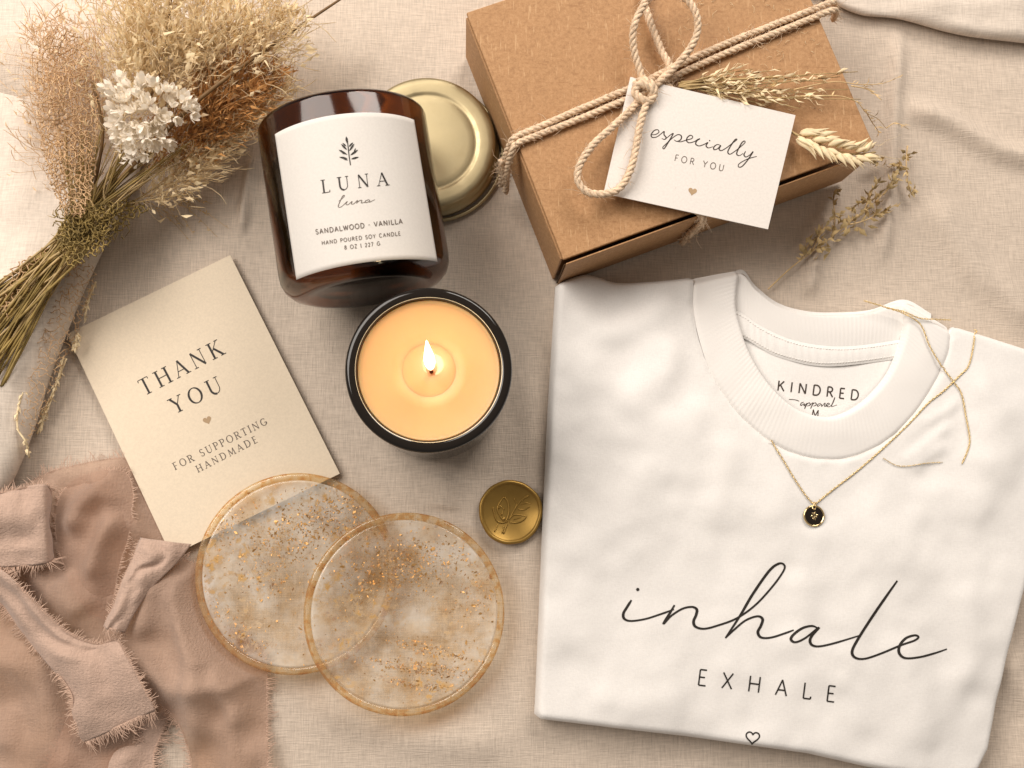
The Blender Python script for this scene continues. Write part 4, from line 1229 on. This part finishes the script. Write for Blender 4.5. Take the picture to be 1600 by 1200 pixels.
def under_cards(x, y):
    d1 = np.maximum(np.hypot(x - _ca.x, y - _ca.y) - .0452, 0)
    d2, _, _ = segdist(x, y, _cc, True); d2 = np.where(inside(x, y, _cc), 0, d2)
    return np.minimum(.0015 + 1.1 * d1, .0007 + .9 * d2)
def sheet(name, poly, base, ridges, seedn, m, amp=.0015, edge_drop=.003, spacing=.0022, above=0.0):
    P = catmull(wp(poly, base), 5, closed=True)
    RW = [(np.array(wp(q, base + h / 2000)), w / 1000, h / 1000) for q, w, h in ridges]
    def zf(x, y):
        z = base + amp * vnoise(x * 45, y * 45, seedn) + amp * .4 * vnoise(x * 120, y * 120, seedn + 1)
        for q, w, h in RW:
            d, _, al = segdist(x, y, q)
            z = z + h * np.exp(-(d / w) ** 2) * smooth01(np.minimum(al, 1 - al) * 4 + .1)
        d, _, _ = segdist(x, y, P, True)
        z = z - edge_drop * (1 - smooth01(d / .012))
        z = np.maximum(z, np.maximum(cloth_z(x, y), 0) + .0008 + above)
        return np.minimum(z, under_cards(x, y) + above)
    b = patch(P, spacing, zf)
    return b.build(name, m, rib), P, zf
lowr, P, zf = sheet('loose_sheet', [(40, 752), (110, 728), (200, 716), (232, 770), (262, 830), (285, 872), (318, 890), (330, 960), (392, 1008), (414, 1030), (416, 1130), (412, 1260), (300, 1260), (292, 1190), (280, 1135), (240, 1100), (215, 1130), (200, 1200), (180, 1260), (-90, 1260), (-90, 930), (-60, 840)],
    .0055, [([(130, 760), (190, 745), (220, 760)], 6, 5), ([(262, 890), (296, 960), (306, 1080), (300, 1200)], 6, 8), ([(200, 1010), (270, 1080), (340, 1070), (400, 1030)], 5, 5), ([(350, 1010), (365, 1120), (352, 1240)], 5, 5), ([(90, 900), (140, 960)], 6, 5), ([(275, 880), (232, 930), (215, 1010)], 5, 5), ([(320, 930), (350, 990), (400, 1040)], 4, 4), ([(-20, 1000), (50, 1060), (90, 1180)], 8, 4), ([(-30, 1120), (30, 1180), (60, 1250)], 7, 3), ([(30, 840), (80, 930), (150, 990)], 6, 4)], 41, M['gauze'], .0042, .003)
fray('frayed_edge', [(x, y, float(zf(np.array([x]), np.array([y]))[0])) for x, y in P], lowr, .6, .0015, .0050, flip=-1)
hump, P, zf = sheet('upper_fold', [(80, 792), (95, 760), (140, 738), (188, 736), (204, 775), (200, 830), (186, 880), (172, 935), (160, 972), (125, 945), (98, 895), (82, 850)],
    .0095, [([(100, 840), (118, 795), (150, 765), (195, 760)], 5, 8), ([(135, 910), (155, 850), (185, 800)], 4, 6)], 51, M['gauze'], .0026, .004, above=.0018)
fray('frayed_edge', [(x, y, float(zf(np.array([x]), np.array([y]))[0])) for x, y in P[-70:]], hump, .7, .001, .003, flip=-1)
tail, P, zf = sheet('trailing_end', [(112, 1090), (132, 1150), (190, 1150), (262, 1105), (238, 1180), (226, 1260), (50, 1260), (72, 1195), (96, 1140)],
    .0045, [([(110, 1130), (100, 1190), (90, 1250)], 5, 3), ([(190, 1160), (180, 1250)], 6, 2.5)], 61, M['silk'], .0012, .003)
fray('frayed_edge', [(x, y, float(zf(np.array([x]), np.array([y]))[0])) for x, y in P], tail, .8, .002, .0065, flip=-1)
def bandsheet(name, A, B, n, m, wob, seedn, mt=None):
    A3, B3 = curve3(A, 10), curve3(B, 10)
    def fn(Pp, u, v):
        Pp[:, :, 2] += wob * np.sin(np.pi * v) * (1 + .5 * vnoise(Pp[:, :, 0] * 60, Pp[:, :, 1] * 60, seedn)) + .0006 * vnoise(Pp[:, :, 0] * 160, Pp[:, :, 1] * 160, seedn + 3) + .0011 * np.sin(v * 9 + 2.5 * vnoise(u * 5 + 0 * v, v * 2 + 0 * u, seedn + 5)) * np.sin(np.pi * v) + .0012 * vnoise(Pp[:, :, 0] * 75, Pp[:, :, 1] * 75, seedn + 7)
        return Pp
    b, uv = loft(A3, B3, n, m, fn)
    o = b.build(name, mt or M['silk'], rib); solidify(o, .00012)
    return o, A3, B3
bd, A3, B3 = bandsheet('folded_band', [(-40, 772, 17), (0, 768, 16), (40, 760, 15), (70, 757, 14), (82, 768, 8)], [(-40, 886, 16), (0, 886, 15), (40, 884, 14), (74, 880, 13), (86, 872, 7)], 50, 40, .003, 71)
fray('frayed_edge', B3, bd, 1.1, .002, .0058, flip=1); fray('frayed_edge', A3, bd, .8, .0015, .004, flip=-1)
bd, A3, B3 = bandsheet('twisted_band', [(-30, 880, 14), (8, 893, 16), (45, 930, 17), (100, 982, 15), (150, 1004, 13), (182, 998, 14), (200, 1024, 17), (222, 1066, 17), (243, 1110, 12)],
                       [(-40, 910, 6), (5, 950, 7), (42, 1000, 9), (80, 1042, 12), (108, 1082, 14), (112, 1110, 13), (118, 1135, 12), (124, 1150, 10), (132, 1160, 8)], 110, 44, .0025, 81)
endc = [Vector(A3[-1]).lerp(Vector(B3[-1]), t) + Vector((0, 0, .0024 * math.sin(math.pi * t))) for t in np.linspace(0, 1, 30)]
fray('frayed_edge', endc, bd, 1.6, .002, .0065, flip=-1)
fray('frayed_edge', B3, bd, .9, .0012, .0045, flip=1)
fray('frayed_edge', A3, bd, .8, .001, .0038, flip=-1)
bd, A3, B3 = bandsheet('narrow_fold', [(220, 840, 8), (208, 868, 11), (190, 908, 13), (176, 945, 14), (163, 978, 13)], [(300, 850, 6), (276, 880, 9), (236, 920, 12), (212, 955, 13), (196, 988, 12)], 60, 24, .004, 91)
endc = [Vector(A3[-1]).lerp(Vector(B3[-1]), t) + Vector((0, 0, .004 * math.sin(math.pi * t))) for t in np.linspace(0, 1, 30)]
fray('frayed_edge', endc, bd, 1.5, .0012, .0045, flip=1)
fray('frayed_edge', A3, bd, .6, .001, .003, flip=1)

# ------------------------------------------------------------------ dried grass, wheat, sprigs by the box
def sprig(root, stems, m_stem, m_leaf, leaf_n, leaf_L, leaf_w, r=.0004, spread=.9, namel='seed_head', start=.3):
    for pts in stems:
        C = curve3(pts, 8); R = resample(C, max(6, len(C)))
        b = MB(); nn = len(R)
        b.tube([Vector(p) for p in R], [r * (1 - .6 * i / nn) for i in range(nn)], 6)
        so = b.build('stem', m_stem, root)
        if leaf_n:
            b = MB()
            for _ in range(leaf_n):
                i = int(rng.uniform(start, 1) * (nn - 2)); t = Vector(R[i + 1] - R[i]).normalized()
                d = t + Vector(rng.normal(0, spread, 3)) * .6; d.z = abs(d.z) * .5 + .05
                b.flake(Vector(R[i]), d, leaf_L * rng.uniform(.5, 1.3), leaf_w * rng.uniform(.6, 1.3), rng.uniform(-.4, .5))
            b.build(namel, m_leaf, so)
gz = 44
dg = empty('dried_grass_bunch', tuple(W(1070, 132, .044)), 'bunch of dried straw coloured grass tucked under the white tag', 'dried grass')
gst = []
for (tx, ty) in ((1168, 100), (1176, 108), (1150, 112), (1210, 118), (1232, 128), (1224, 142), (1240, 152), (1262, 118), (1290, 128), (1312, 120), (1340, 112), (1325, 140), (1345, 155), (1300, 150), (1280, 145), (1205, 165), (1230, 160), (1250, 170), (1195, 150), (1185, 128), (1220, 108)):
    mx, my = (1068 + tx) / 2, (134 + ty) / 2 + rng.normal(0, 5)
    gst.append([(1062 + rng.normal(0, 3), 132 + rng.normal(0, 4), gz + rng.uniform(0, 2)), (mx, my, gz + rng.uniform(1, 6)), (tx, ty, gz + rng.uniform(0, 6))])
sprig(dg, gst, M['straw'], M['wheat'], 14, .0050, .0011, .00038, .5)
lg = [[(1250, 150, 48), (1310, 150, 47), (1340, 160, 45), (1352, 175, 42), (1372, 186, 36), (1384, 200, 30)], [(1240, 140, 48), (1300, 128, 47), (1345, 132, 45), (1380, 130, 42), (1411, 117, 40)],
      [(1330, 134, 46), (1356, 140, 44), (1378, 156, 42)], [(1352, 172, 42), (1362, 190, 34), (1372, 205, 28), (1370, 214, 26)], [(1385, 200, 26), (1400, 192, 22), (1420, 202, 18)], [(1250, 128, 48), (1280, 122, 48), (1325, 112, 47)]]
sprig(dg, lg, M['dry_grass'], M['dry_grass'], 9, .0035, .0007, .0003, .7)
hair = MB()
for _ in range(90):
    x, y = rng.uniform(1050, 1290), rng.uniform(-5, 175)
    a = rng.uniform(0, 6.28); l = rng.uniform(4, 13)
    hair.tube([W(x, y, .0422), W(x + l * .5 * math.cos(a), y + l * .5 * math.sin(a), .0432), W(x + l * math.cos(a + .5), y + l * math.sin(a + .5), .0424)], .00009, 3, cap=False)
hair.build('chaff', M['wheat'], dg)['kind'] = 'stuff'
we = empty('wheat_ear', tuple(W(1300, 225, .045)), 'pale ripe wheat ear lying across the corner of the kraft box', 'wheat')
axis = resample(curve3([(1215, 190, 45), (1240, 208, 46), (1270, 222, 47), (1300, 234, 47), (1335, 241, 46), (1368, 238, 45)], 12), 40)
b = MB(); b.tube([Vector(p) for p in axis], [.0006] * 20 + [.0004] * 20, 6); b.build('stem', M['straw'], we)
def husk(b, p, d, L, w):
    d = d.normalized(); s = d.cross(Vector((0, 0, 1))).normalized(); n = s.cross(d); k = 7; vs = []; fs = []
    st = (0, .12, .3, .55, .8, 1.0); wd = (.25, .75, 1, .72, .3, .03)
    for t, ww in zip(st, wd):
        for j in range(k):
            a = 2 * math.pi * j / k
            vs.append(p + d * L * t + (s * math.cos(a) + n * math.sin(a) * .65) * w / 2 * ww + n * L * .12 * math.sin(math.pi * t))
    for i in range(len(st) - 1):
        for j in range(k): fs.append((i * k + j, i * k + (j + 1) % k, (i + 1) * k + (j + 1) % k, (i + 1) * k + j))
    b.add(vs, fs)
for i in range(10):
    q = 9 + i * 2.85; p = Vector(axis[int(q)]); t = Vector(axis[min(39, int(q) + 1)] - axis[int(q) - 1]).normalized()
    sd = t.cross(Vector((0, 0, 1))).normalized()
    for sg in (-1, 1):
        b = MB(); f = 1.05 - .3 * i / 10
        for _ in range(3):
            husk(b, p + sd * sg * rng.uniform(.0005, .0022) + Vector((0, 0, rng.uniform(0, .0016))), t * rng.uniform(.7, 1.0) + sd * sg * rng.uniform(.2, .75) + Vector((0, 0, rng.uniform(.0, .35))), rng.uniform(.0075, .0115) * f, rng.uniform(.0022, .0036) * f)
        b.build('husk', M['wheat'], we)
b = MB()
for i in range(26):
    q = rng.integers(10, 38); p = Vector(axis[q]); t = Vector(axis[min(39, q + 1)] - axis[q - 1]).normalized(); sd = t.cross(Vector((0, 0, 1))) * rng.choice([-1, 1])
    b.tube([p, p + t * .008 + sd * .004 + Vector((0, 0, .002)), p + t * .016 + sd * .006 + Vector((0, 0, .002))], [.0001, .00008, .00004], 3, cap=False)
b.build('awns', M['wheat'], we)
ds_ = empty('dried_sprig', tuple(W(1290, 380, .002)), 'brown budded dried sprig lying on linen above the shirt collar', 'dried sprig')
stems = [[(1200, 452, 2), (1240, 415, 4), (1290, 378, 6), (1330, 345, 8), (1365, 318, 8), (1390, 290, 7), (1400, 270, 6)], [(1270, 392, 5), (1285, 360, 7), (1303, 340, 8)], [(1300, 370, 6), (1305, 340, 8), (1302, 310, 8), (1312, 292, 7)],
         [(1320, 352, 7), (1350, 345, 8), (1385, 328, 6), (1402, 318, 5)], [(1350, 330, 8), (1362, 300, 8), (1375, 280, 8)], [(1380, 305, 7), (1395, 285, 8), (1400, 268, 7)], [(1250, 408, 4), (1262, 385, 5), (1280, 365, 5)], [(1360, 318, 7), (1345, 315, 8), (1330, 330, 8)]]
sprig(ds_, stems, M['dry_grass'], M['seed'], 16, .0042, .0020, .0004, .9, start=.25)
b = MB()
for _ in range(70):
    t = rng.uniform(0, 1); x, y = 1250 + 130 * t + rng.normal(0, 9), 408 - 95 * t + rng.normal(0, 9)
    p = W(x, y, .004 + rng.uniform(0, .005)); b.flake(p, Vector((rng.normal(.4, .6), rng.normal(.5, .6), .2)), rng.uniform(.003, .006), rng.uniform(.0015, .003), .3)
b.build('buds', M['seed'], ds_)
d2 = empty('dried_bud_twig', tuple(W(1420, 265, .002)), 'tiny dried twig with two dark buds on linen right of the box corner', 'dried twig')
sprig(d2, [[(1418, 228, 3), (1416, 250, 5), (1418, 280, 5), (1424, 305, 3)], [(1417, 262, 5), (1400, 258, 5), (1388, 262, 4)]], M['dry_grass'], M['seed'], 12, .0035, .0014, .0004, .6)
b = MB()
for x, y in ((1416, 245), (1424, 300), (1402, 262), (1365, 258), (1375, 252)):
    for _ in range(7): b.flake(W(x + rng.normal(0, 3), y + rng.normal(0, 4), .004), Vector((rng.normal(), rng.normal(), .4)), .0035, .002, .3)
b.build('buds', M['seed'], d2)

# ------------------------------------------------------------------ dried flower bouquet
bq = empty('dried_bouquet', tuple(W(135, 345, .01)), 'dried flower bouquet of pale grasses and white blooms in netting', 'bouquet')
BX, BY = 132, 348
def bz(px, py, h): return max(cz(px, py), 0) * 1000 + h
# stems through the tie
for i in range(84):
    ang = rng.uniform(0, 1)
    ex_, ey_ = 4 - 50 * (1 - ang) + rng.normal(0, 10), 470 + 110 * ang + rng.normal(0, 12)
    ex_, ey_ = -30 + rng.normal(0, 12) + 20 * ang, 455 + 150 * ang
    fu = rng.uniform(); tx = 95 + 210 * fu; ty = 205 + 45 * abs(fu - .4) + rng.normal(0, 22)
    px_, py_ = BX + rng.normal(0, 12), BY + rng.normal(0, 13)
    h = rng.uniform(4, 22)
    pts = [(ex_, ey_, bz(ex_, ey_, rng.uniform(2, 12))), ((ex_ + px_) / 2 + rng.normal(0, 6), (ey_ + py_) / 2 + rng.normal(0, 6), bz((ex_ + px_) / 2, (ey_ + py_) / 2, h * .8)), (px_, py_, bz(px_, py_, h)),
           ((px_ * .6 + tx * .4) - 6, (py_ * .6 + ty * .4), 10 + h), (tx, ty, 12 + h)]
    b = MB(); C = curve3(pts, 8); r_ = rng.uniform(.00028, .00062); b.tube([Vector(p) for p in C], [r_ * (1 - .75 * max(0, i_ / len(C) - .6) / .4) for i_ in range(len(C))], 6)
    b.build('stem', M['olive'] if rng.uniform() < .6 else M['straw'], bq)
b = MB(); C = curve3([(170, 300, 22), (240, 225, 34), (300, 165, 38), (370, 110, 38), (440, 60, 34), (500, 20, 28), (545, -10, 24)], 10)
b.tube([Vector(p) for p in C], [.0013 - .0008 * i / len(C) for i in range(len(C))], 8); b.build('long_twig', M['dark_stem'], bq)
b = MB(); C = curve3([(140, 330, 16), (160, 220, 26), (155, 170, 30), (145, 130, 30)], 10); b.tube([Vector(p) for p in C], .0007, 6); b.build('long_twig', M['dark_stem'], bq)
b = MB(); C = curve3([(236, 150, 36), (250, 110, 40), (262, 50, 40), (268, -10, 38)], 10); b.tube([Vector(p) for p in C], .0006, 6); b.build('long_twig', M['dark_stem'], bq)
def plume(tip, base, h0, h1, n, L, w, width, m, name='plume', bend=0.0, curl=.4, straggle=.25):
    """one feathery grass head: a thin axis with many small husks on short curved stalks"""
    mx = (tip[0] + base[0]) / 2 + bend * (tip[1] - base[1]); my = (tip[1] + base[1]) / 2 - bend * (tip[0] - base[0])
    C = resample(curve3([(base[0], base[1], h0), (mx, my, (h0 + h1) / 2 + 3), (tip[0], tip[1], h1)], 12), 40)
    b = MB(); b.tube([Vector(p) for p in C], [.0004 - .0003 * i / 40 for i in range(40)], 5)
    for _ in range(n):
        u = rng.beta(1.5, 1.1); i = min(38, int(u * 39)); t = Vector(C[i + 1] - C[i]).normalized()
        env = width * (math.sin(math.pi * (.15 + .8 * u)) ** .8)
        off = Vector(rng.normal(0, 1, 3)); off -= t * off.dot(t); off.z = off.z * .6 + .1
        off = off * env * .45
        p = Vector(C[i]) + off + t * rng.uniform(0, .004)
        p.z = max(p.z, .003)
        d = t * rng.uniform(.5, 1.2) + off.normalized() * rng.uniform(.1, .9) + Vector(rng.normal(0, straggle, 3))
        if rng.uniform() < .45:
            b.flake(p, d, L * rng.uniform(.5, 1.3), w * rng.uniform(.7, 1.6), rng.uniform(-.2, curl * 2))
        else:
            d.normalize(); k = Vector(rng.normal(0, .7, 3)); hl = L * rng.uniform(.8, 2.2)
            b.tube([p, p + d * hl * .35 + k * hl * .06, p + d * hl * .7 + k * hl * .25, p + d * hl * .85 + k * hl * .55], [.00012, .00018, .00022, .00010], 3, cap=False)
        if rng.uniform() < .45:
            b.tube([Vector(C[i]), Vector(C[i]) * .4 + p * .6 + Vector((0, 0, .0004)), p], .00011, 3, cap=False)
    return b.build(name, m, bq)
# broad fan: tan haze at the left, cream in the middle, rust and cream at the right
for tip, base in (((62, 60), (100, 260)), ((95, 20), (120, 250)), ((130, -10), (140, 230)), ((85, 110), (110, 300)), ((160, -20), (160, 200)), ((60, 130), (105, 330)), ((110, 60), (140, 280)), ((70, 20), (110, 200)), ((145, 60), (150, 260)), ((50, 40), (85, 190)), ((120, 110), (130, 330))):
    plume(tip, base, 8, 16 + rng.uniform(0, 8), 130, .0036, .0009, .019, M['tan_plume'], 'tan_plume', rng.normal(0, .05))
for tip, base in (((190, -20), (190, 170)), ((215, 0), (205, 190)), ((225, -30), (215, 130)), ((250, -20), (235, 150)), ((280, -20), (245, 160)), ((300, 5), (250, 170)), ((320, -20), (265, 150)), ((200, 60), (190, 220)), ((235, 40), (215, 180)), ((345, 0), (285, 140)), ((270, 40), (240, 180)), ((310, 50), (265, 160)), ((290, 75), (250, 195))):
    plume(tip, base, 22, 32 + rng.uniform(0, 10), 190, .0052, .0015, .020, M['plume'], 'cream_plume', rng.normal(0, .05))
for tip, base in (((380, 10), (310, 130)), ((420, -10), (340, 110)), ((450, 10), (370, 100)), ((470, 30), (390, 100)), ((400, 50), (320, 150)), ((440, 40), (360, 120)), ((360, 40), (300, 140))):
    plume(tip, base, 26, 32 + rng.uniform(0, 6), 170, .0052, .0014, .019, M['plume'], 'cream_plume', rng.normal(0, .05))
for tip, base in (((400, 70), (255, 240)), ((420, 95), (270, 250)), ((380, 100), (250, 250)), ((360, 90), (240, 250)), ((440, 110), (300, 220)), ((400, 130), (260, 260)), ((350, 130), (230, 270)), ((420, 130), (300, 240)), ((330, 110), (245, 230))):
    plume(tip, base, 18, 26 + rng.uniform(0, 5), 240, .0046, .0011, .013, M['rust_plume'], 'rust_plume', rng.normal(0, .04), .25, .15)
for tip, base in (((400, 180), (250, 290)), ((380, 200), (240, 300)), ((370, 220), (230, 300)), ((345, 240), (220, 310)), ((440, 120), (330, 210)), ((455, 140), (350, 210)), ((420, 160), (300, 250)), ((330, 262), (210, 320))):
    plume(tip, base, 14, 20 + rng.uniform(0, 5), 120, .0050, .0015, .010, M['plume'], 'cream_plume', rng.normal(0, .04), .3, .2)
# white bloom
fc_ = empty('white_bloom', (0, 0, 0), None, None); fc_.parent = bq; fc_.matrix_parent_inverse = bq.matrix_basis.inverted()
cen = W(228, 176, .048)
for i in range(84):
    a = rng.uniform(0, 6.283); rr = math.sqrt(rng.uniform()); 
    lob = 1 + .18 * math.sin(3 * a + .7) + .10 * math.sin(5 * a + 2)
    off = Vector((rr * .0166 * lob * math.cos(a), rr * .0160 * lob * math.sin(a), .006 * math.sqrt(max(0, 1 - rr * rr)) - .002 + rng.normal(0, .0016)))
    p = cen + off; up = (off + Vector((0, 0, .006)) + Vector(rng.normal(0, .004, 3))).normalized()
    s = up.orthogonal().normalized(); q = up.cross(s)
    b = MB(); np_ = 6; L = rng.uniform(.0038, .0064)
    a0 = rng.uniform(0, 1)
    for k in range(np_):
        an = a0 + 2 * math.pi * k / np_
        d = (s * math.cos(an) + q * math.sin(an)) * .75 + up * rng.uniform(.45, 1.0)
        b.petal(p, d, L * .95, L * .42, rng.uniform(.1, .9), up)
    for k in range(3):
        b.petal(p, up + Vector(rng.normal(0, .45, 3)), L * .8, L * .34, .4, s)
    b.build('floret', M['white_flower'], fc_)
for (x, y) in ((200, 235), (215, 245), (190, 222), (245, 235), (255, 215), (230, 240), (205, 230), (185, 205), (212, 238)):
    b = MB()
    for k in range(26):
        p = W(x + rng.normal(0, 8), y + rng.normal(0, 8), .034 + rng.normal(0, .003)); b.flake(p, Vector((rng.normal(0, .7), .5 + rng.normal(0, .5), rng.normal(.3, .4))), .0034, .0014, .4)
    b.build('small_bloom', M['white_flower'] if rng.uniform() < .6 else M['plume'], bq)
# netting: a jittered honeycomb of thin fibres
def net(name, poly, cell, zf, r, m, keep=.93, jit=.28):
    P = np.array(poly, float); mn, mx = P.min(0), P.max(0)
    b = MB(); pts = {}
    dx, dy = cell * 1.5, cell * math.sqrt(3)
    def vert(i, j, k):
        # honeycomb vertex k (0, 1) of lattice cell i, j
        key = (i, j, k)
        if key not in pts:
            x = mn[0] + i * dx + (0 if k == 0 else cell); y = mn[1] + j * dy + (i % 2) * dy / 2
            pts[key] = (x + rng.normal(0, cell * jit), y + rng.normal(0, cell * jit))
        return pts[key]
    ni, nj = int((mx[0] - mn[0]) / dx) + 2, int((mx[1] - mn[1]) / dy) + 2
    edges = []
    for i in range(-1, ni):
        for j in range(-1, nj):
            a = vert(i, j, 0); c = vert(i, j, 1)
            edges.append((a, c))
            o1 = (i + 1, j + (i % 2), 0); o2 = (i + 1, j - 1 + (i % 2), 0)
            edges.append((c, vert(*o1))); edges.append((c, vert(*o2)))
    A = np.array([((e[0][0] + e[1][0]) / 2, (e[0][1] + e[1][1]) / 2) for e in edges])
    ins = inside(A[:, 0], A[:, 1], P)
    for e, ok in zip(edges, ins):
        if not ok or rng.uniform() > keep: continue
        (x0, y0), (x1, y1) = e
        p, q = W(x0, y0, zf(x0, y0)), W(x1, y1, zf(x1, y1)); m_ = (p + q) / 2 + Vector(rng.normal(0, .0003, 3))
        b.tube([p, m_, q], [r * 1.2, r * .8, r * 1.2], 3, cap=False)
    return b.build(name, m, bq)
hz = lambda base, amp: (lambda x, y: max(cz(x, y), 0) + base + amp * math.sin(x * .05) * math.cos(y * .06))
net('netting', [(98, 335), (80, 290), (66, 230), (58, 150), (52, 70), (110, 40), (150, 90), (155, 160), (150, 240), (142, 300), (130, 338)], 5.6, hz(.033, .004), .00030, M['lace'], .85)
net('netting', [(98, 335), (80, 290), (66, 230), (90, 200), (140, 210), (150, 260), (142, 300), (130, 338)], 5.0, hz(.028, .003), .00034, M['lace'], .85)
net('netting', [(85, 375), (105, 335), (140, 322), (190, 318), (235, 325), (185, 362), (160, 392), (120, 415), (98, 412)], 5.2, hz(.026, .004), .00040, M['olive'], .9)
net('netting', [(85, 372), (110, 332), (150, 318), (200, 312), (232, 318), (180, 358), (150, 388), (118, 405)], 4.4, hz(.020, .003), .00036, M['olive'], .9)
net('netting', [(108, 385), (60, 392), (14, 420), (10, 450), (2, 500), (40, 470), (85, 440), (120, 420)], 6.0, hz(.012, .002), .00032, M['lace'], .92)
net('netting', [(112, 400), (92, 450), (66, 470), (62, 540), (42, 600), (34, 660), (48, 690), (70, 640), (100, 575), (128, 500), (150, 430), (140, 395)], 5.0, hz(.0012, .0003), .00018, M['lace'], .62, .4)
# brown fibrous tie
b = MB()
for _ in range(420):
    x, y = BX + rng.normal(0, 18), BY + rng.normal(4, 16); a = rng.uniform(0, 6.28); l = rng.uniform(8, 26)
    h = bz(x, y, rng.uniform(12, 27))
    b.tube([W(x, y, h / 1000), W(x + l * .5 * math.cos(a), y + l * .5 * math.sin(a), (h + 2) / 1000), W(x + l * math.cos(a + .6), y + l * math.sin(a + .6), max(h - 2, 3) / 1000)], [.0003, .00026, .0001], 4, cap=False)
b.build('fibre_tie', M['olive'], bq)
# loose strands at the edge of the roll and thin wisps on the cloth
for pts in ([(104, 560, 8), (92, 590, 6), (80, 625, 5), (66, 660, 4), (58, 678, 3)], [(150, 440, 10), (138, 470, 8), (132, 500, 7)], [(122, 520, 9), (118, 545, 8)], [(36, 612, 17), (28, 640, 17), (28, 670, 17), (40, 690, 16), (46, 715, 10)], [(100, 556, 9), (88, 600, 7), (70, 640, 5), (62, 670, 3)]):
    C = resample(curve3(pts, 8), 30); b = MB(); b.tube([Vector(p) for p in C], .00045, 5)
    for _ in range(26):
        i = rng.integers(0, 28); b.flake(Vector(C[i]), Vector(C[i + 1] - C[i]).normalized() + Vector(rng.normal(0, .5, 3)), .0034, .0011, .3)
    b.build('loose_wisp', M['wheat'], bq)
for _ in range(16):
    x0, y0 = rng.uniform(215, 300), rng.uniform(300, 325); l = rng.uniform(40, 110); a = rng.uniform(.1, .9)
    C = curve3([(x0, y0, 6), (x0 + l * .5 * math.cos(a), y0 + l * .5 * math.sin(a) - 8, 3), (x0 + l * math.cos(a), y0 + l * math.sin(a), 1.0)], 8)
    b = MB(); b.tube([Vector(p) for p in C], .00013, 3, cap=False)
    for _ in range(8):
        i = rng.integers(0, len(C) - 1); b.flake(Vector(C[i]), Vector(rng.normal(0, 1, 3)) + Vector((1, -.5, .3)), .002, .0007, .3)
    b.build('thin_wisp', M['dry_grass'], bq)
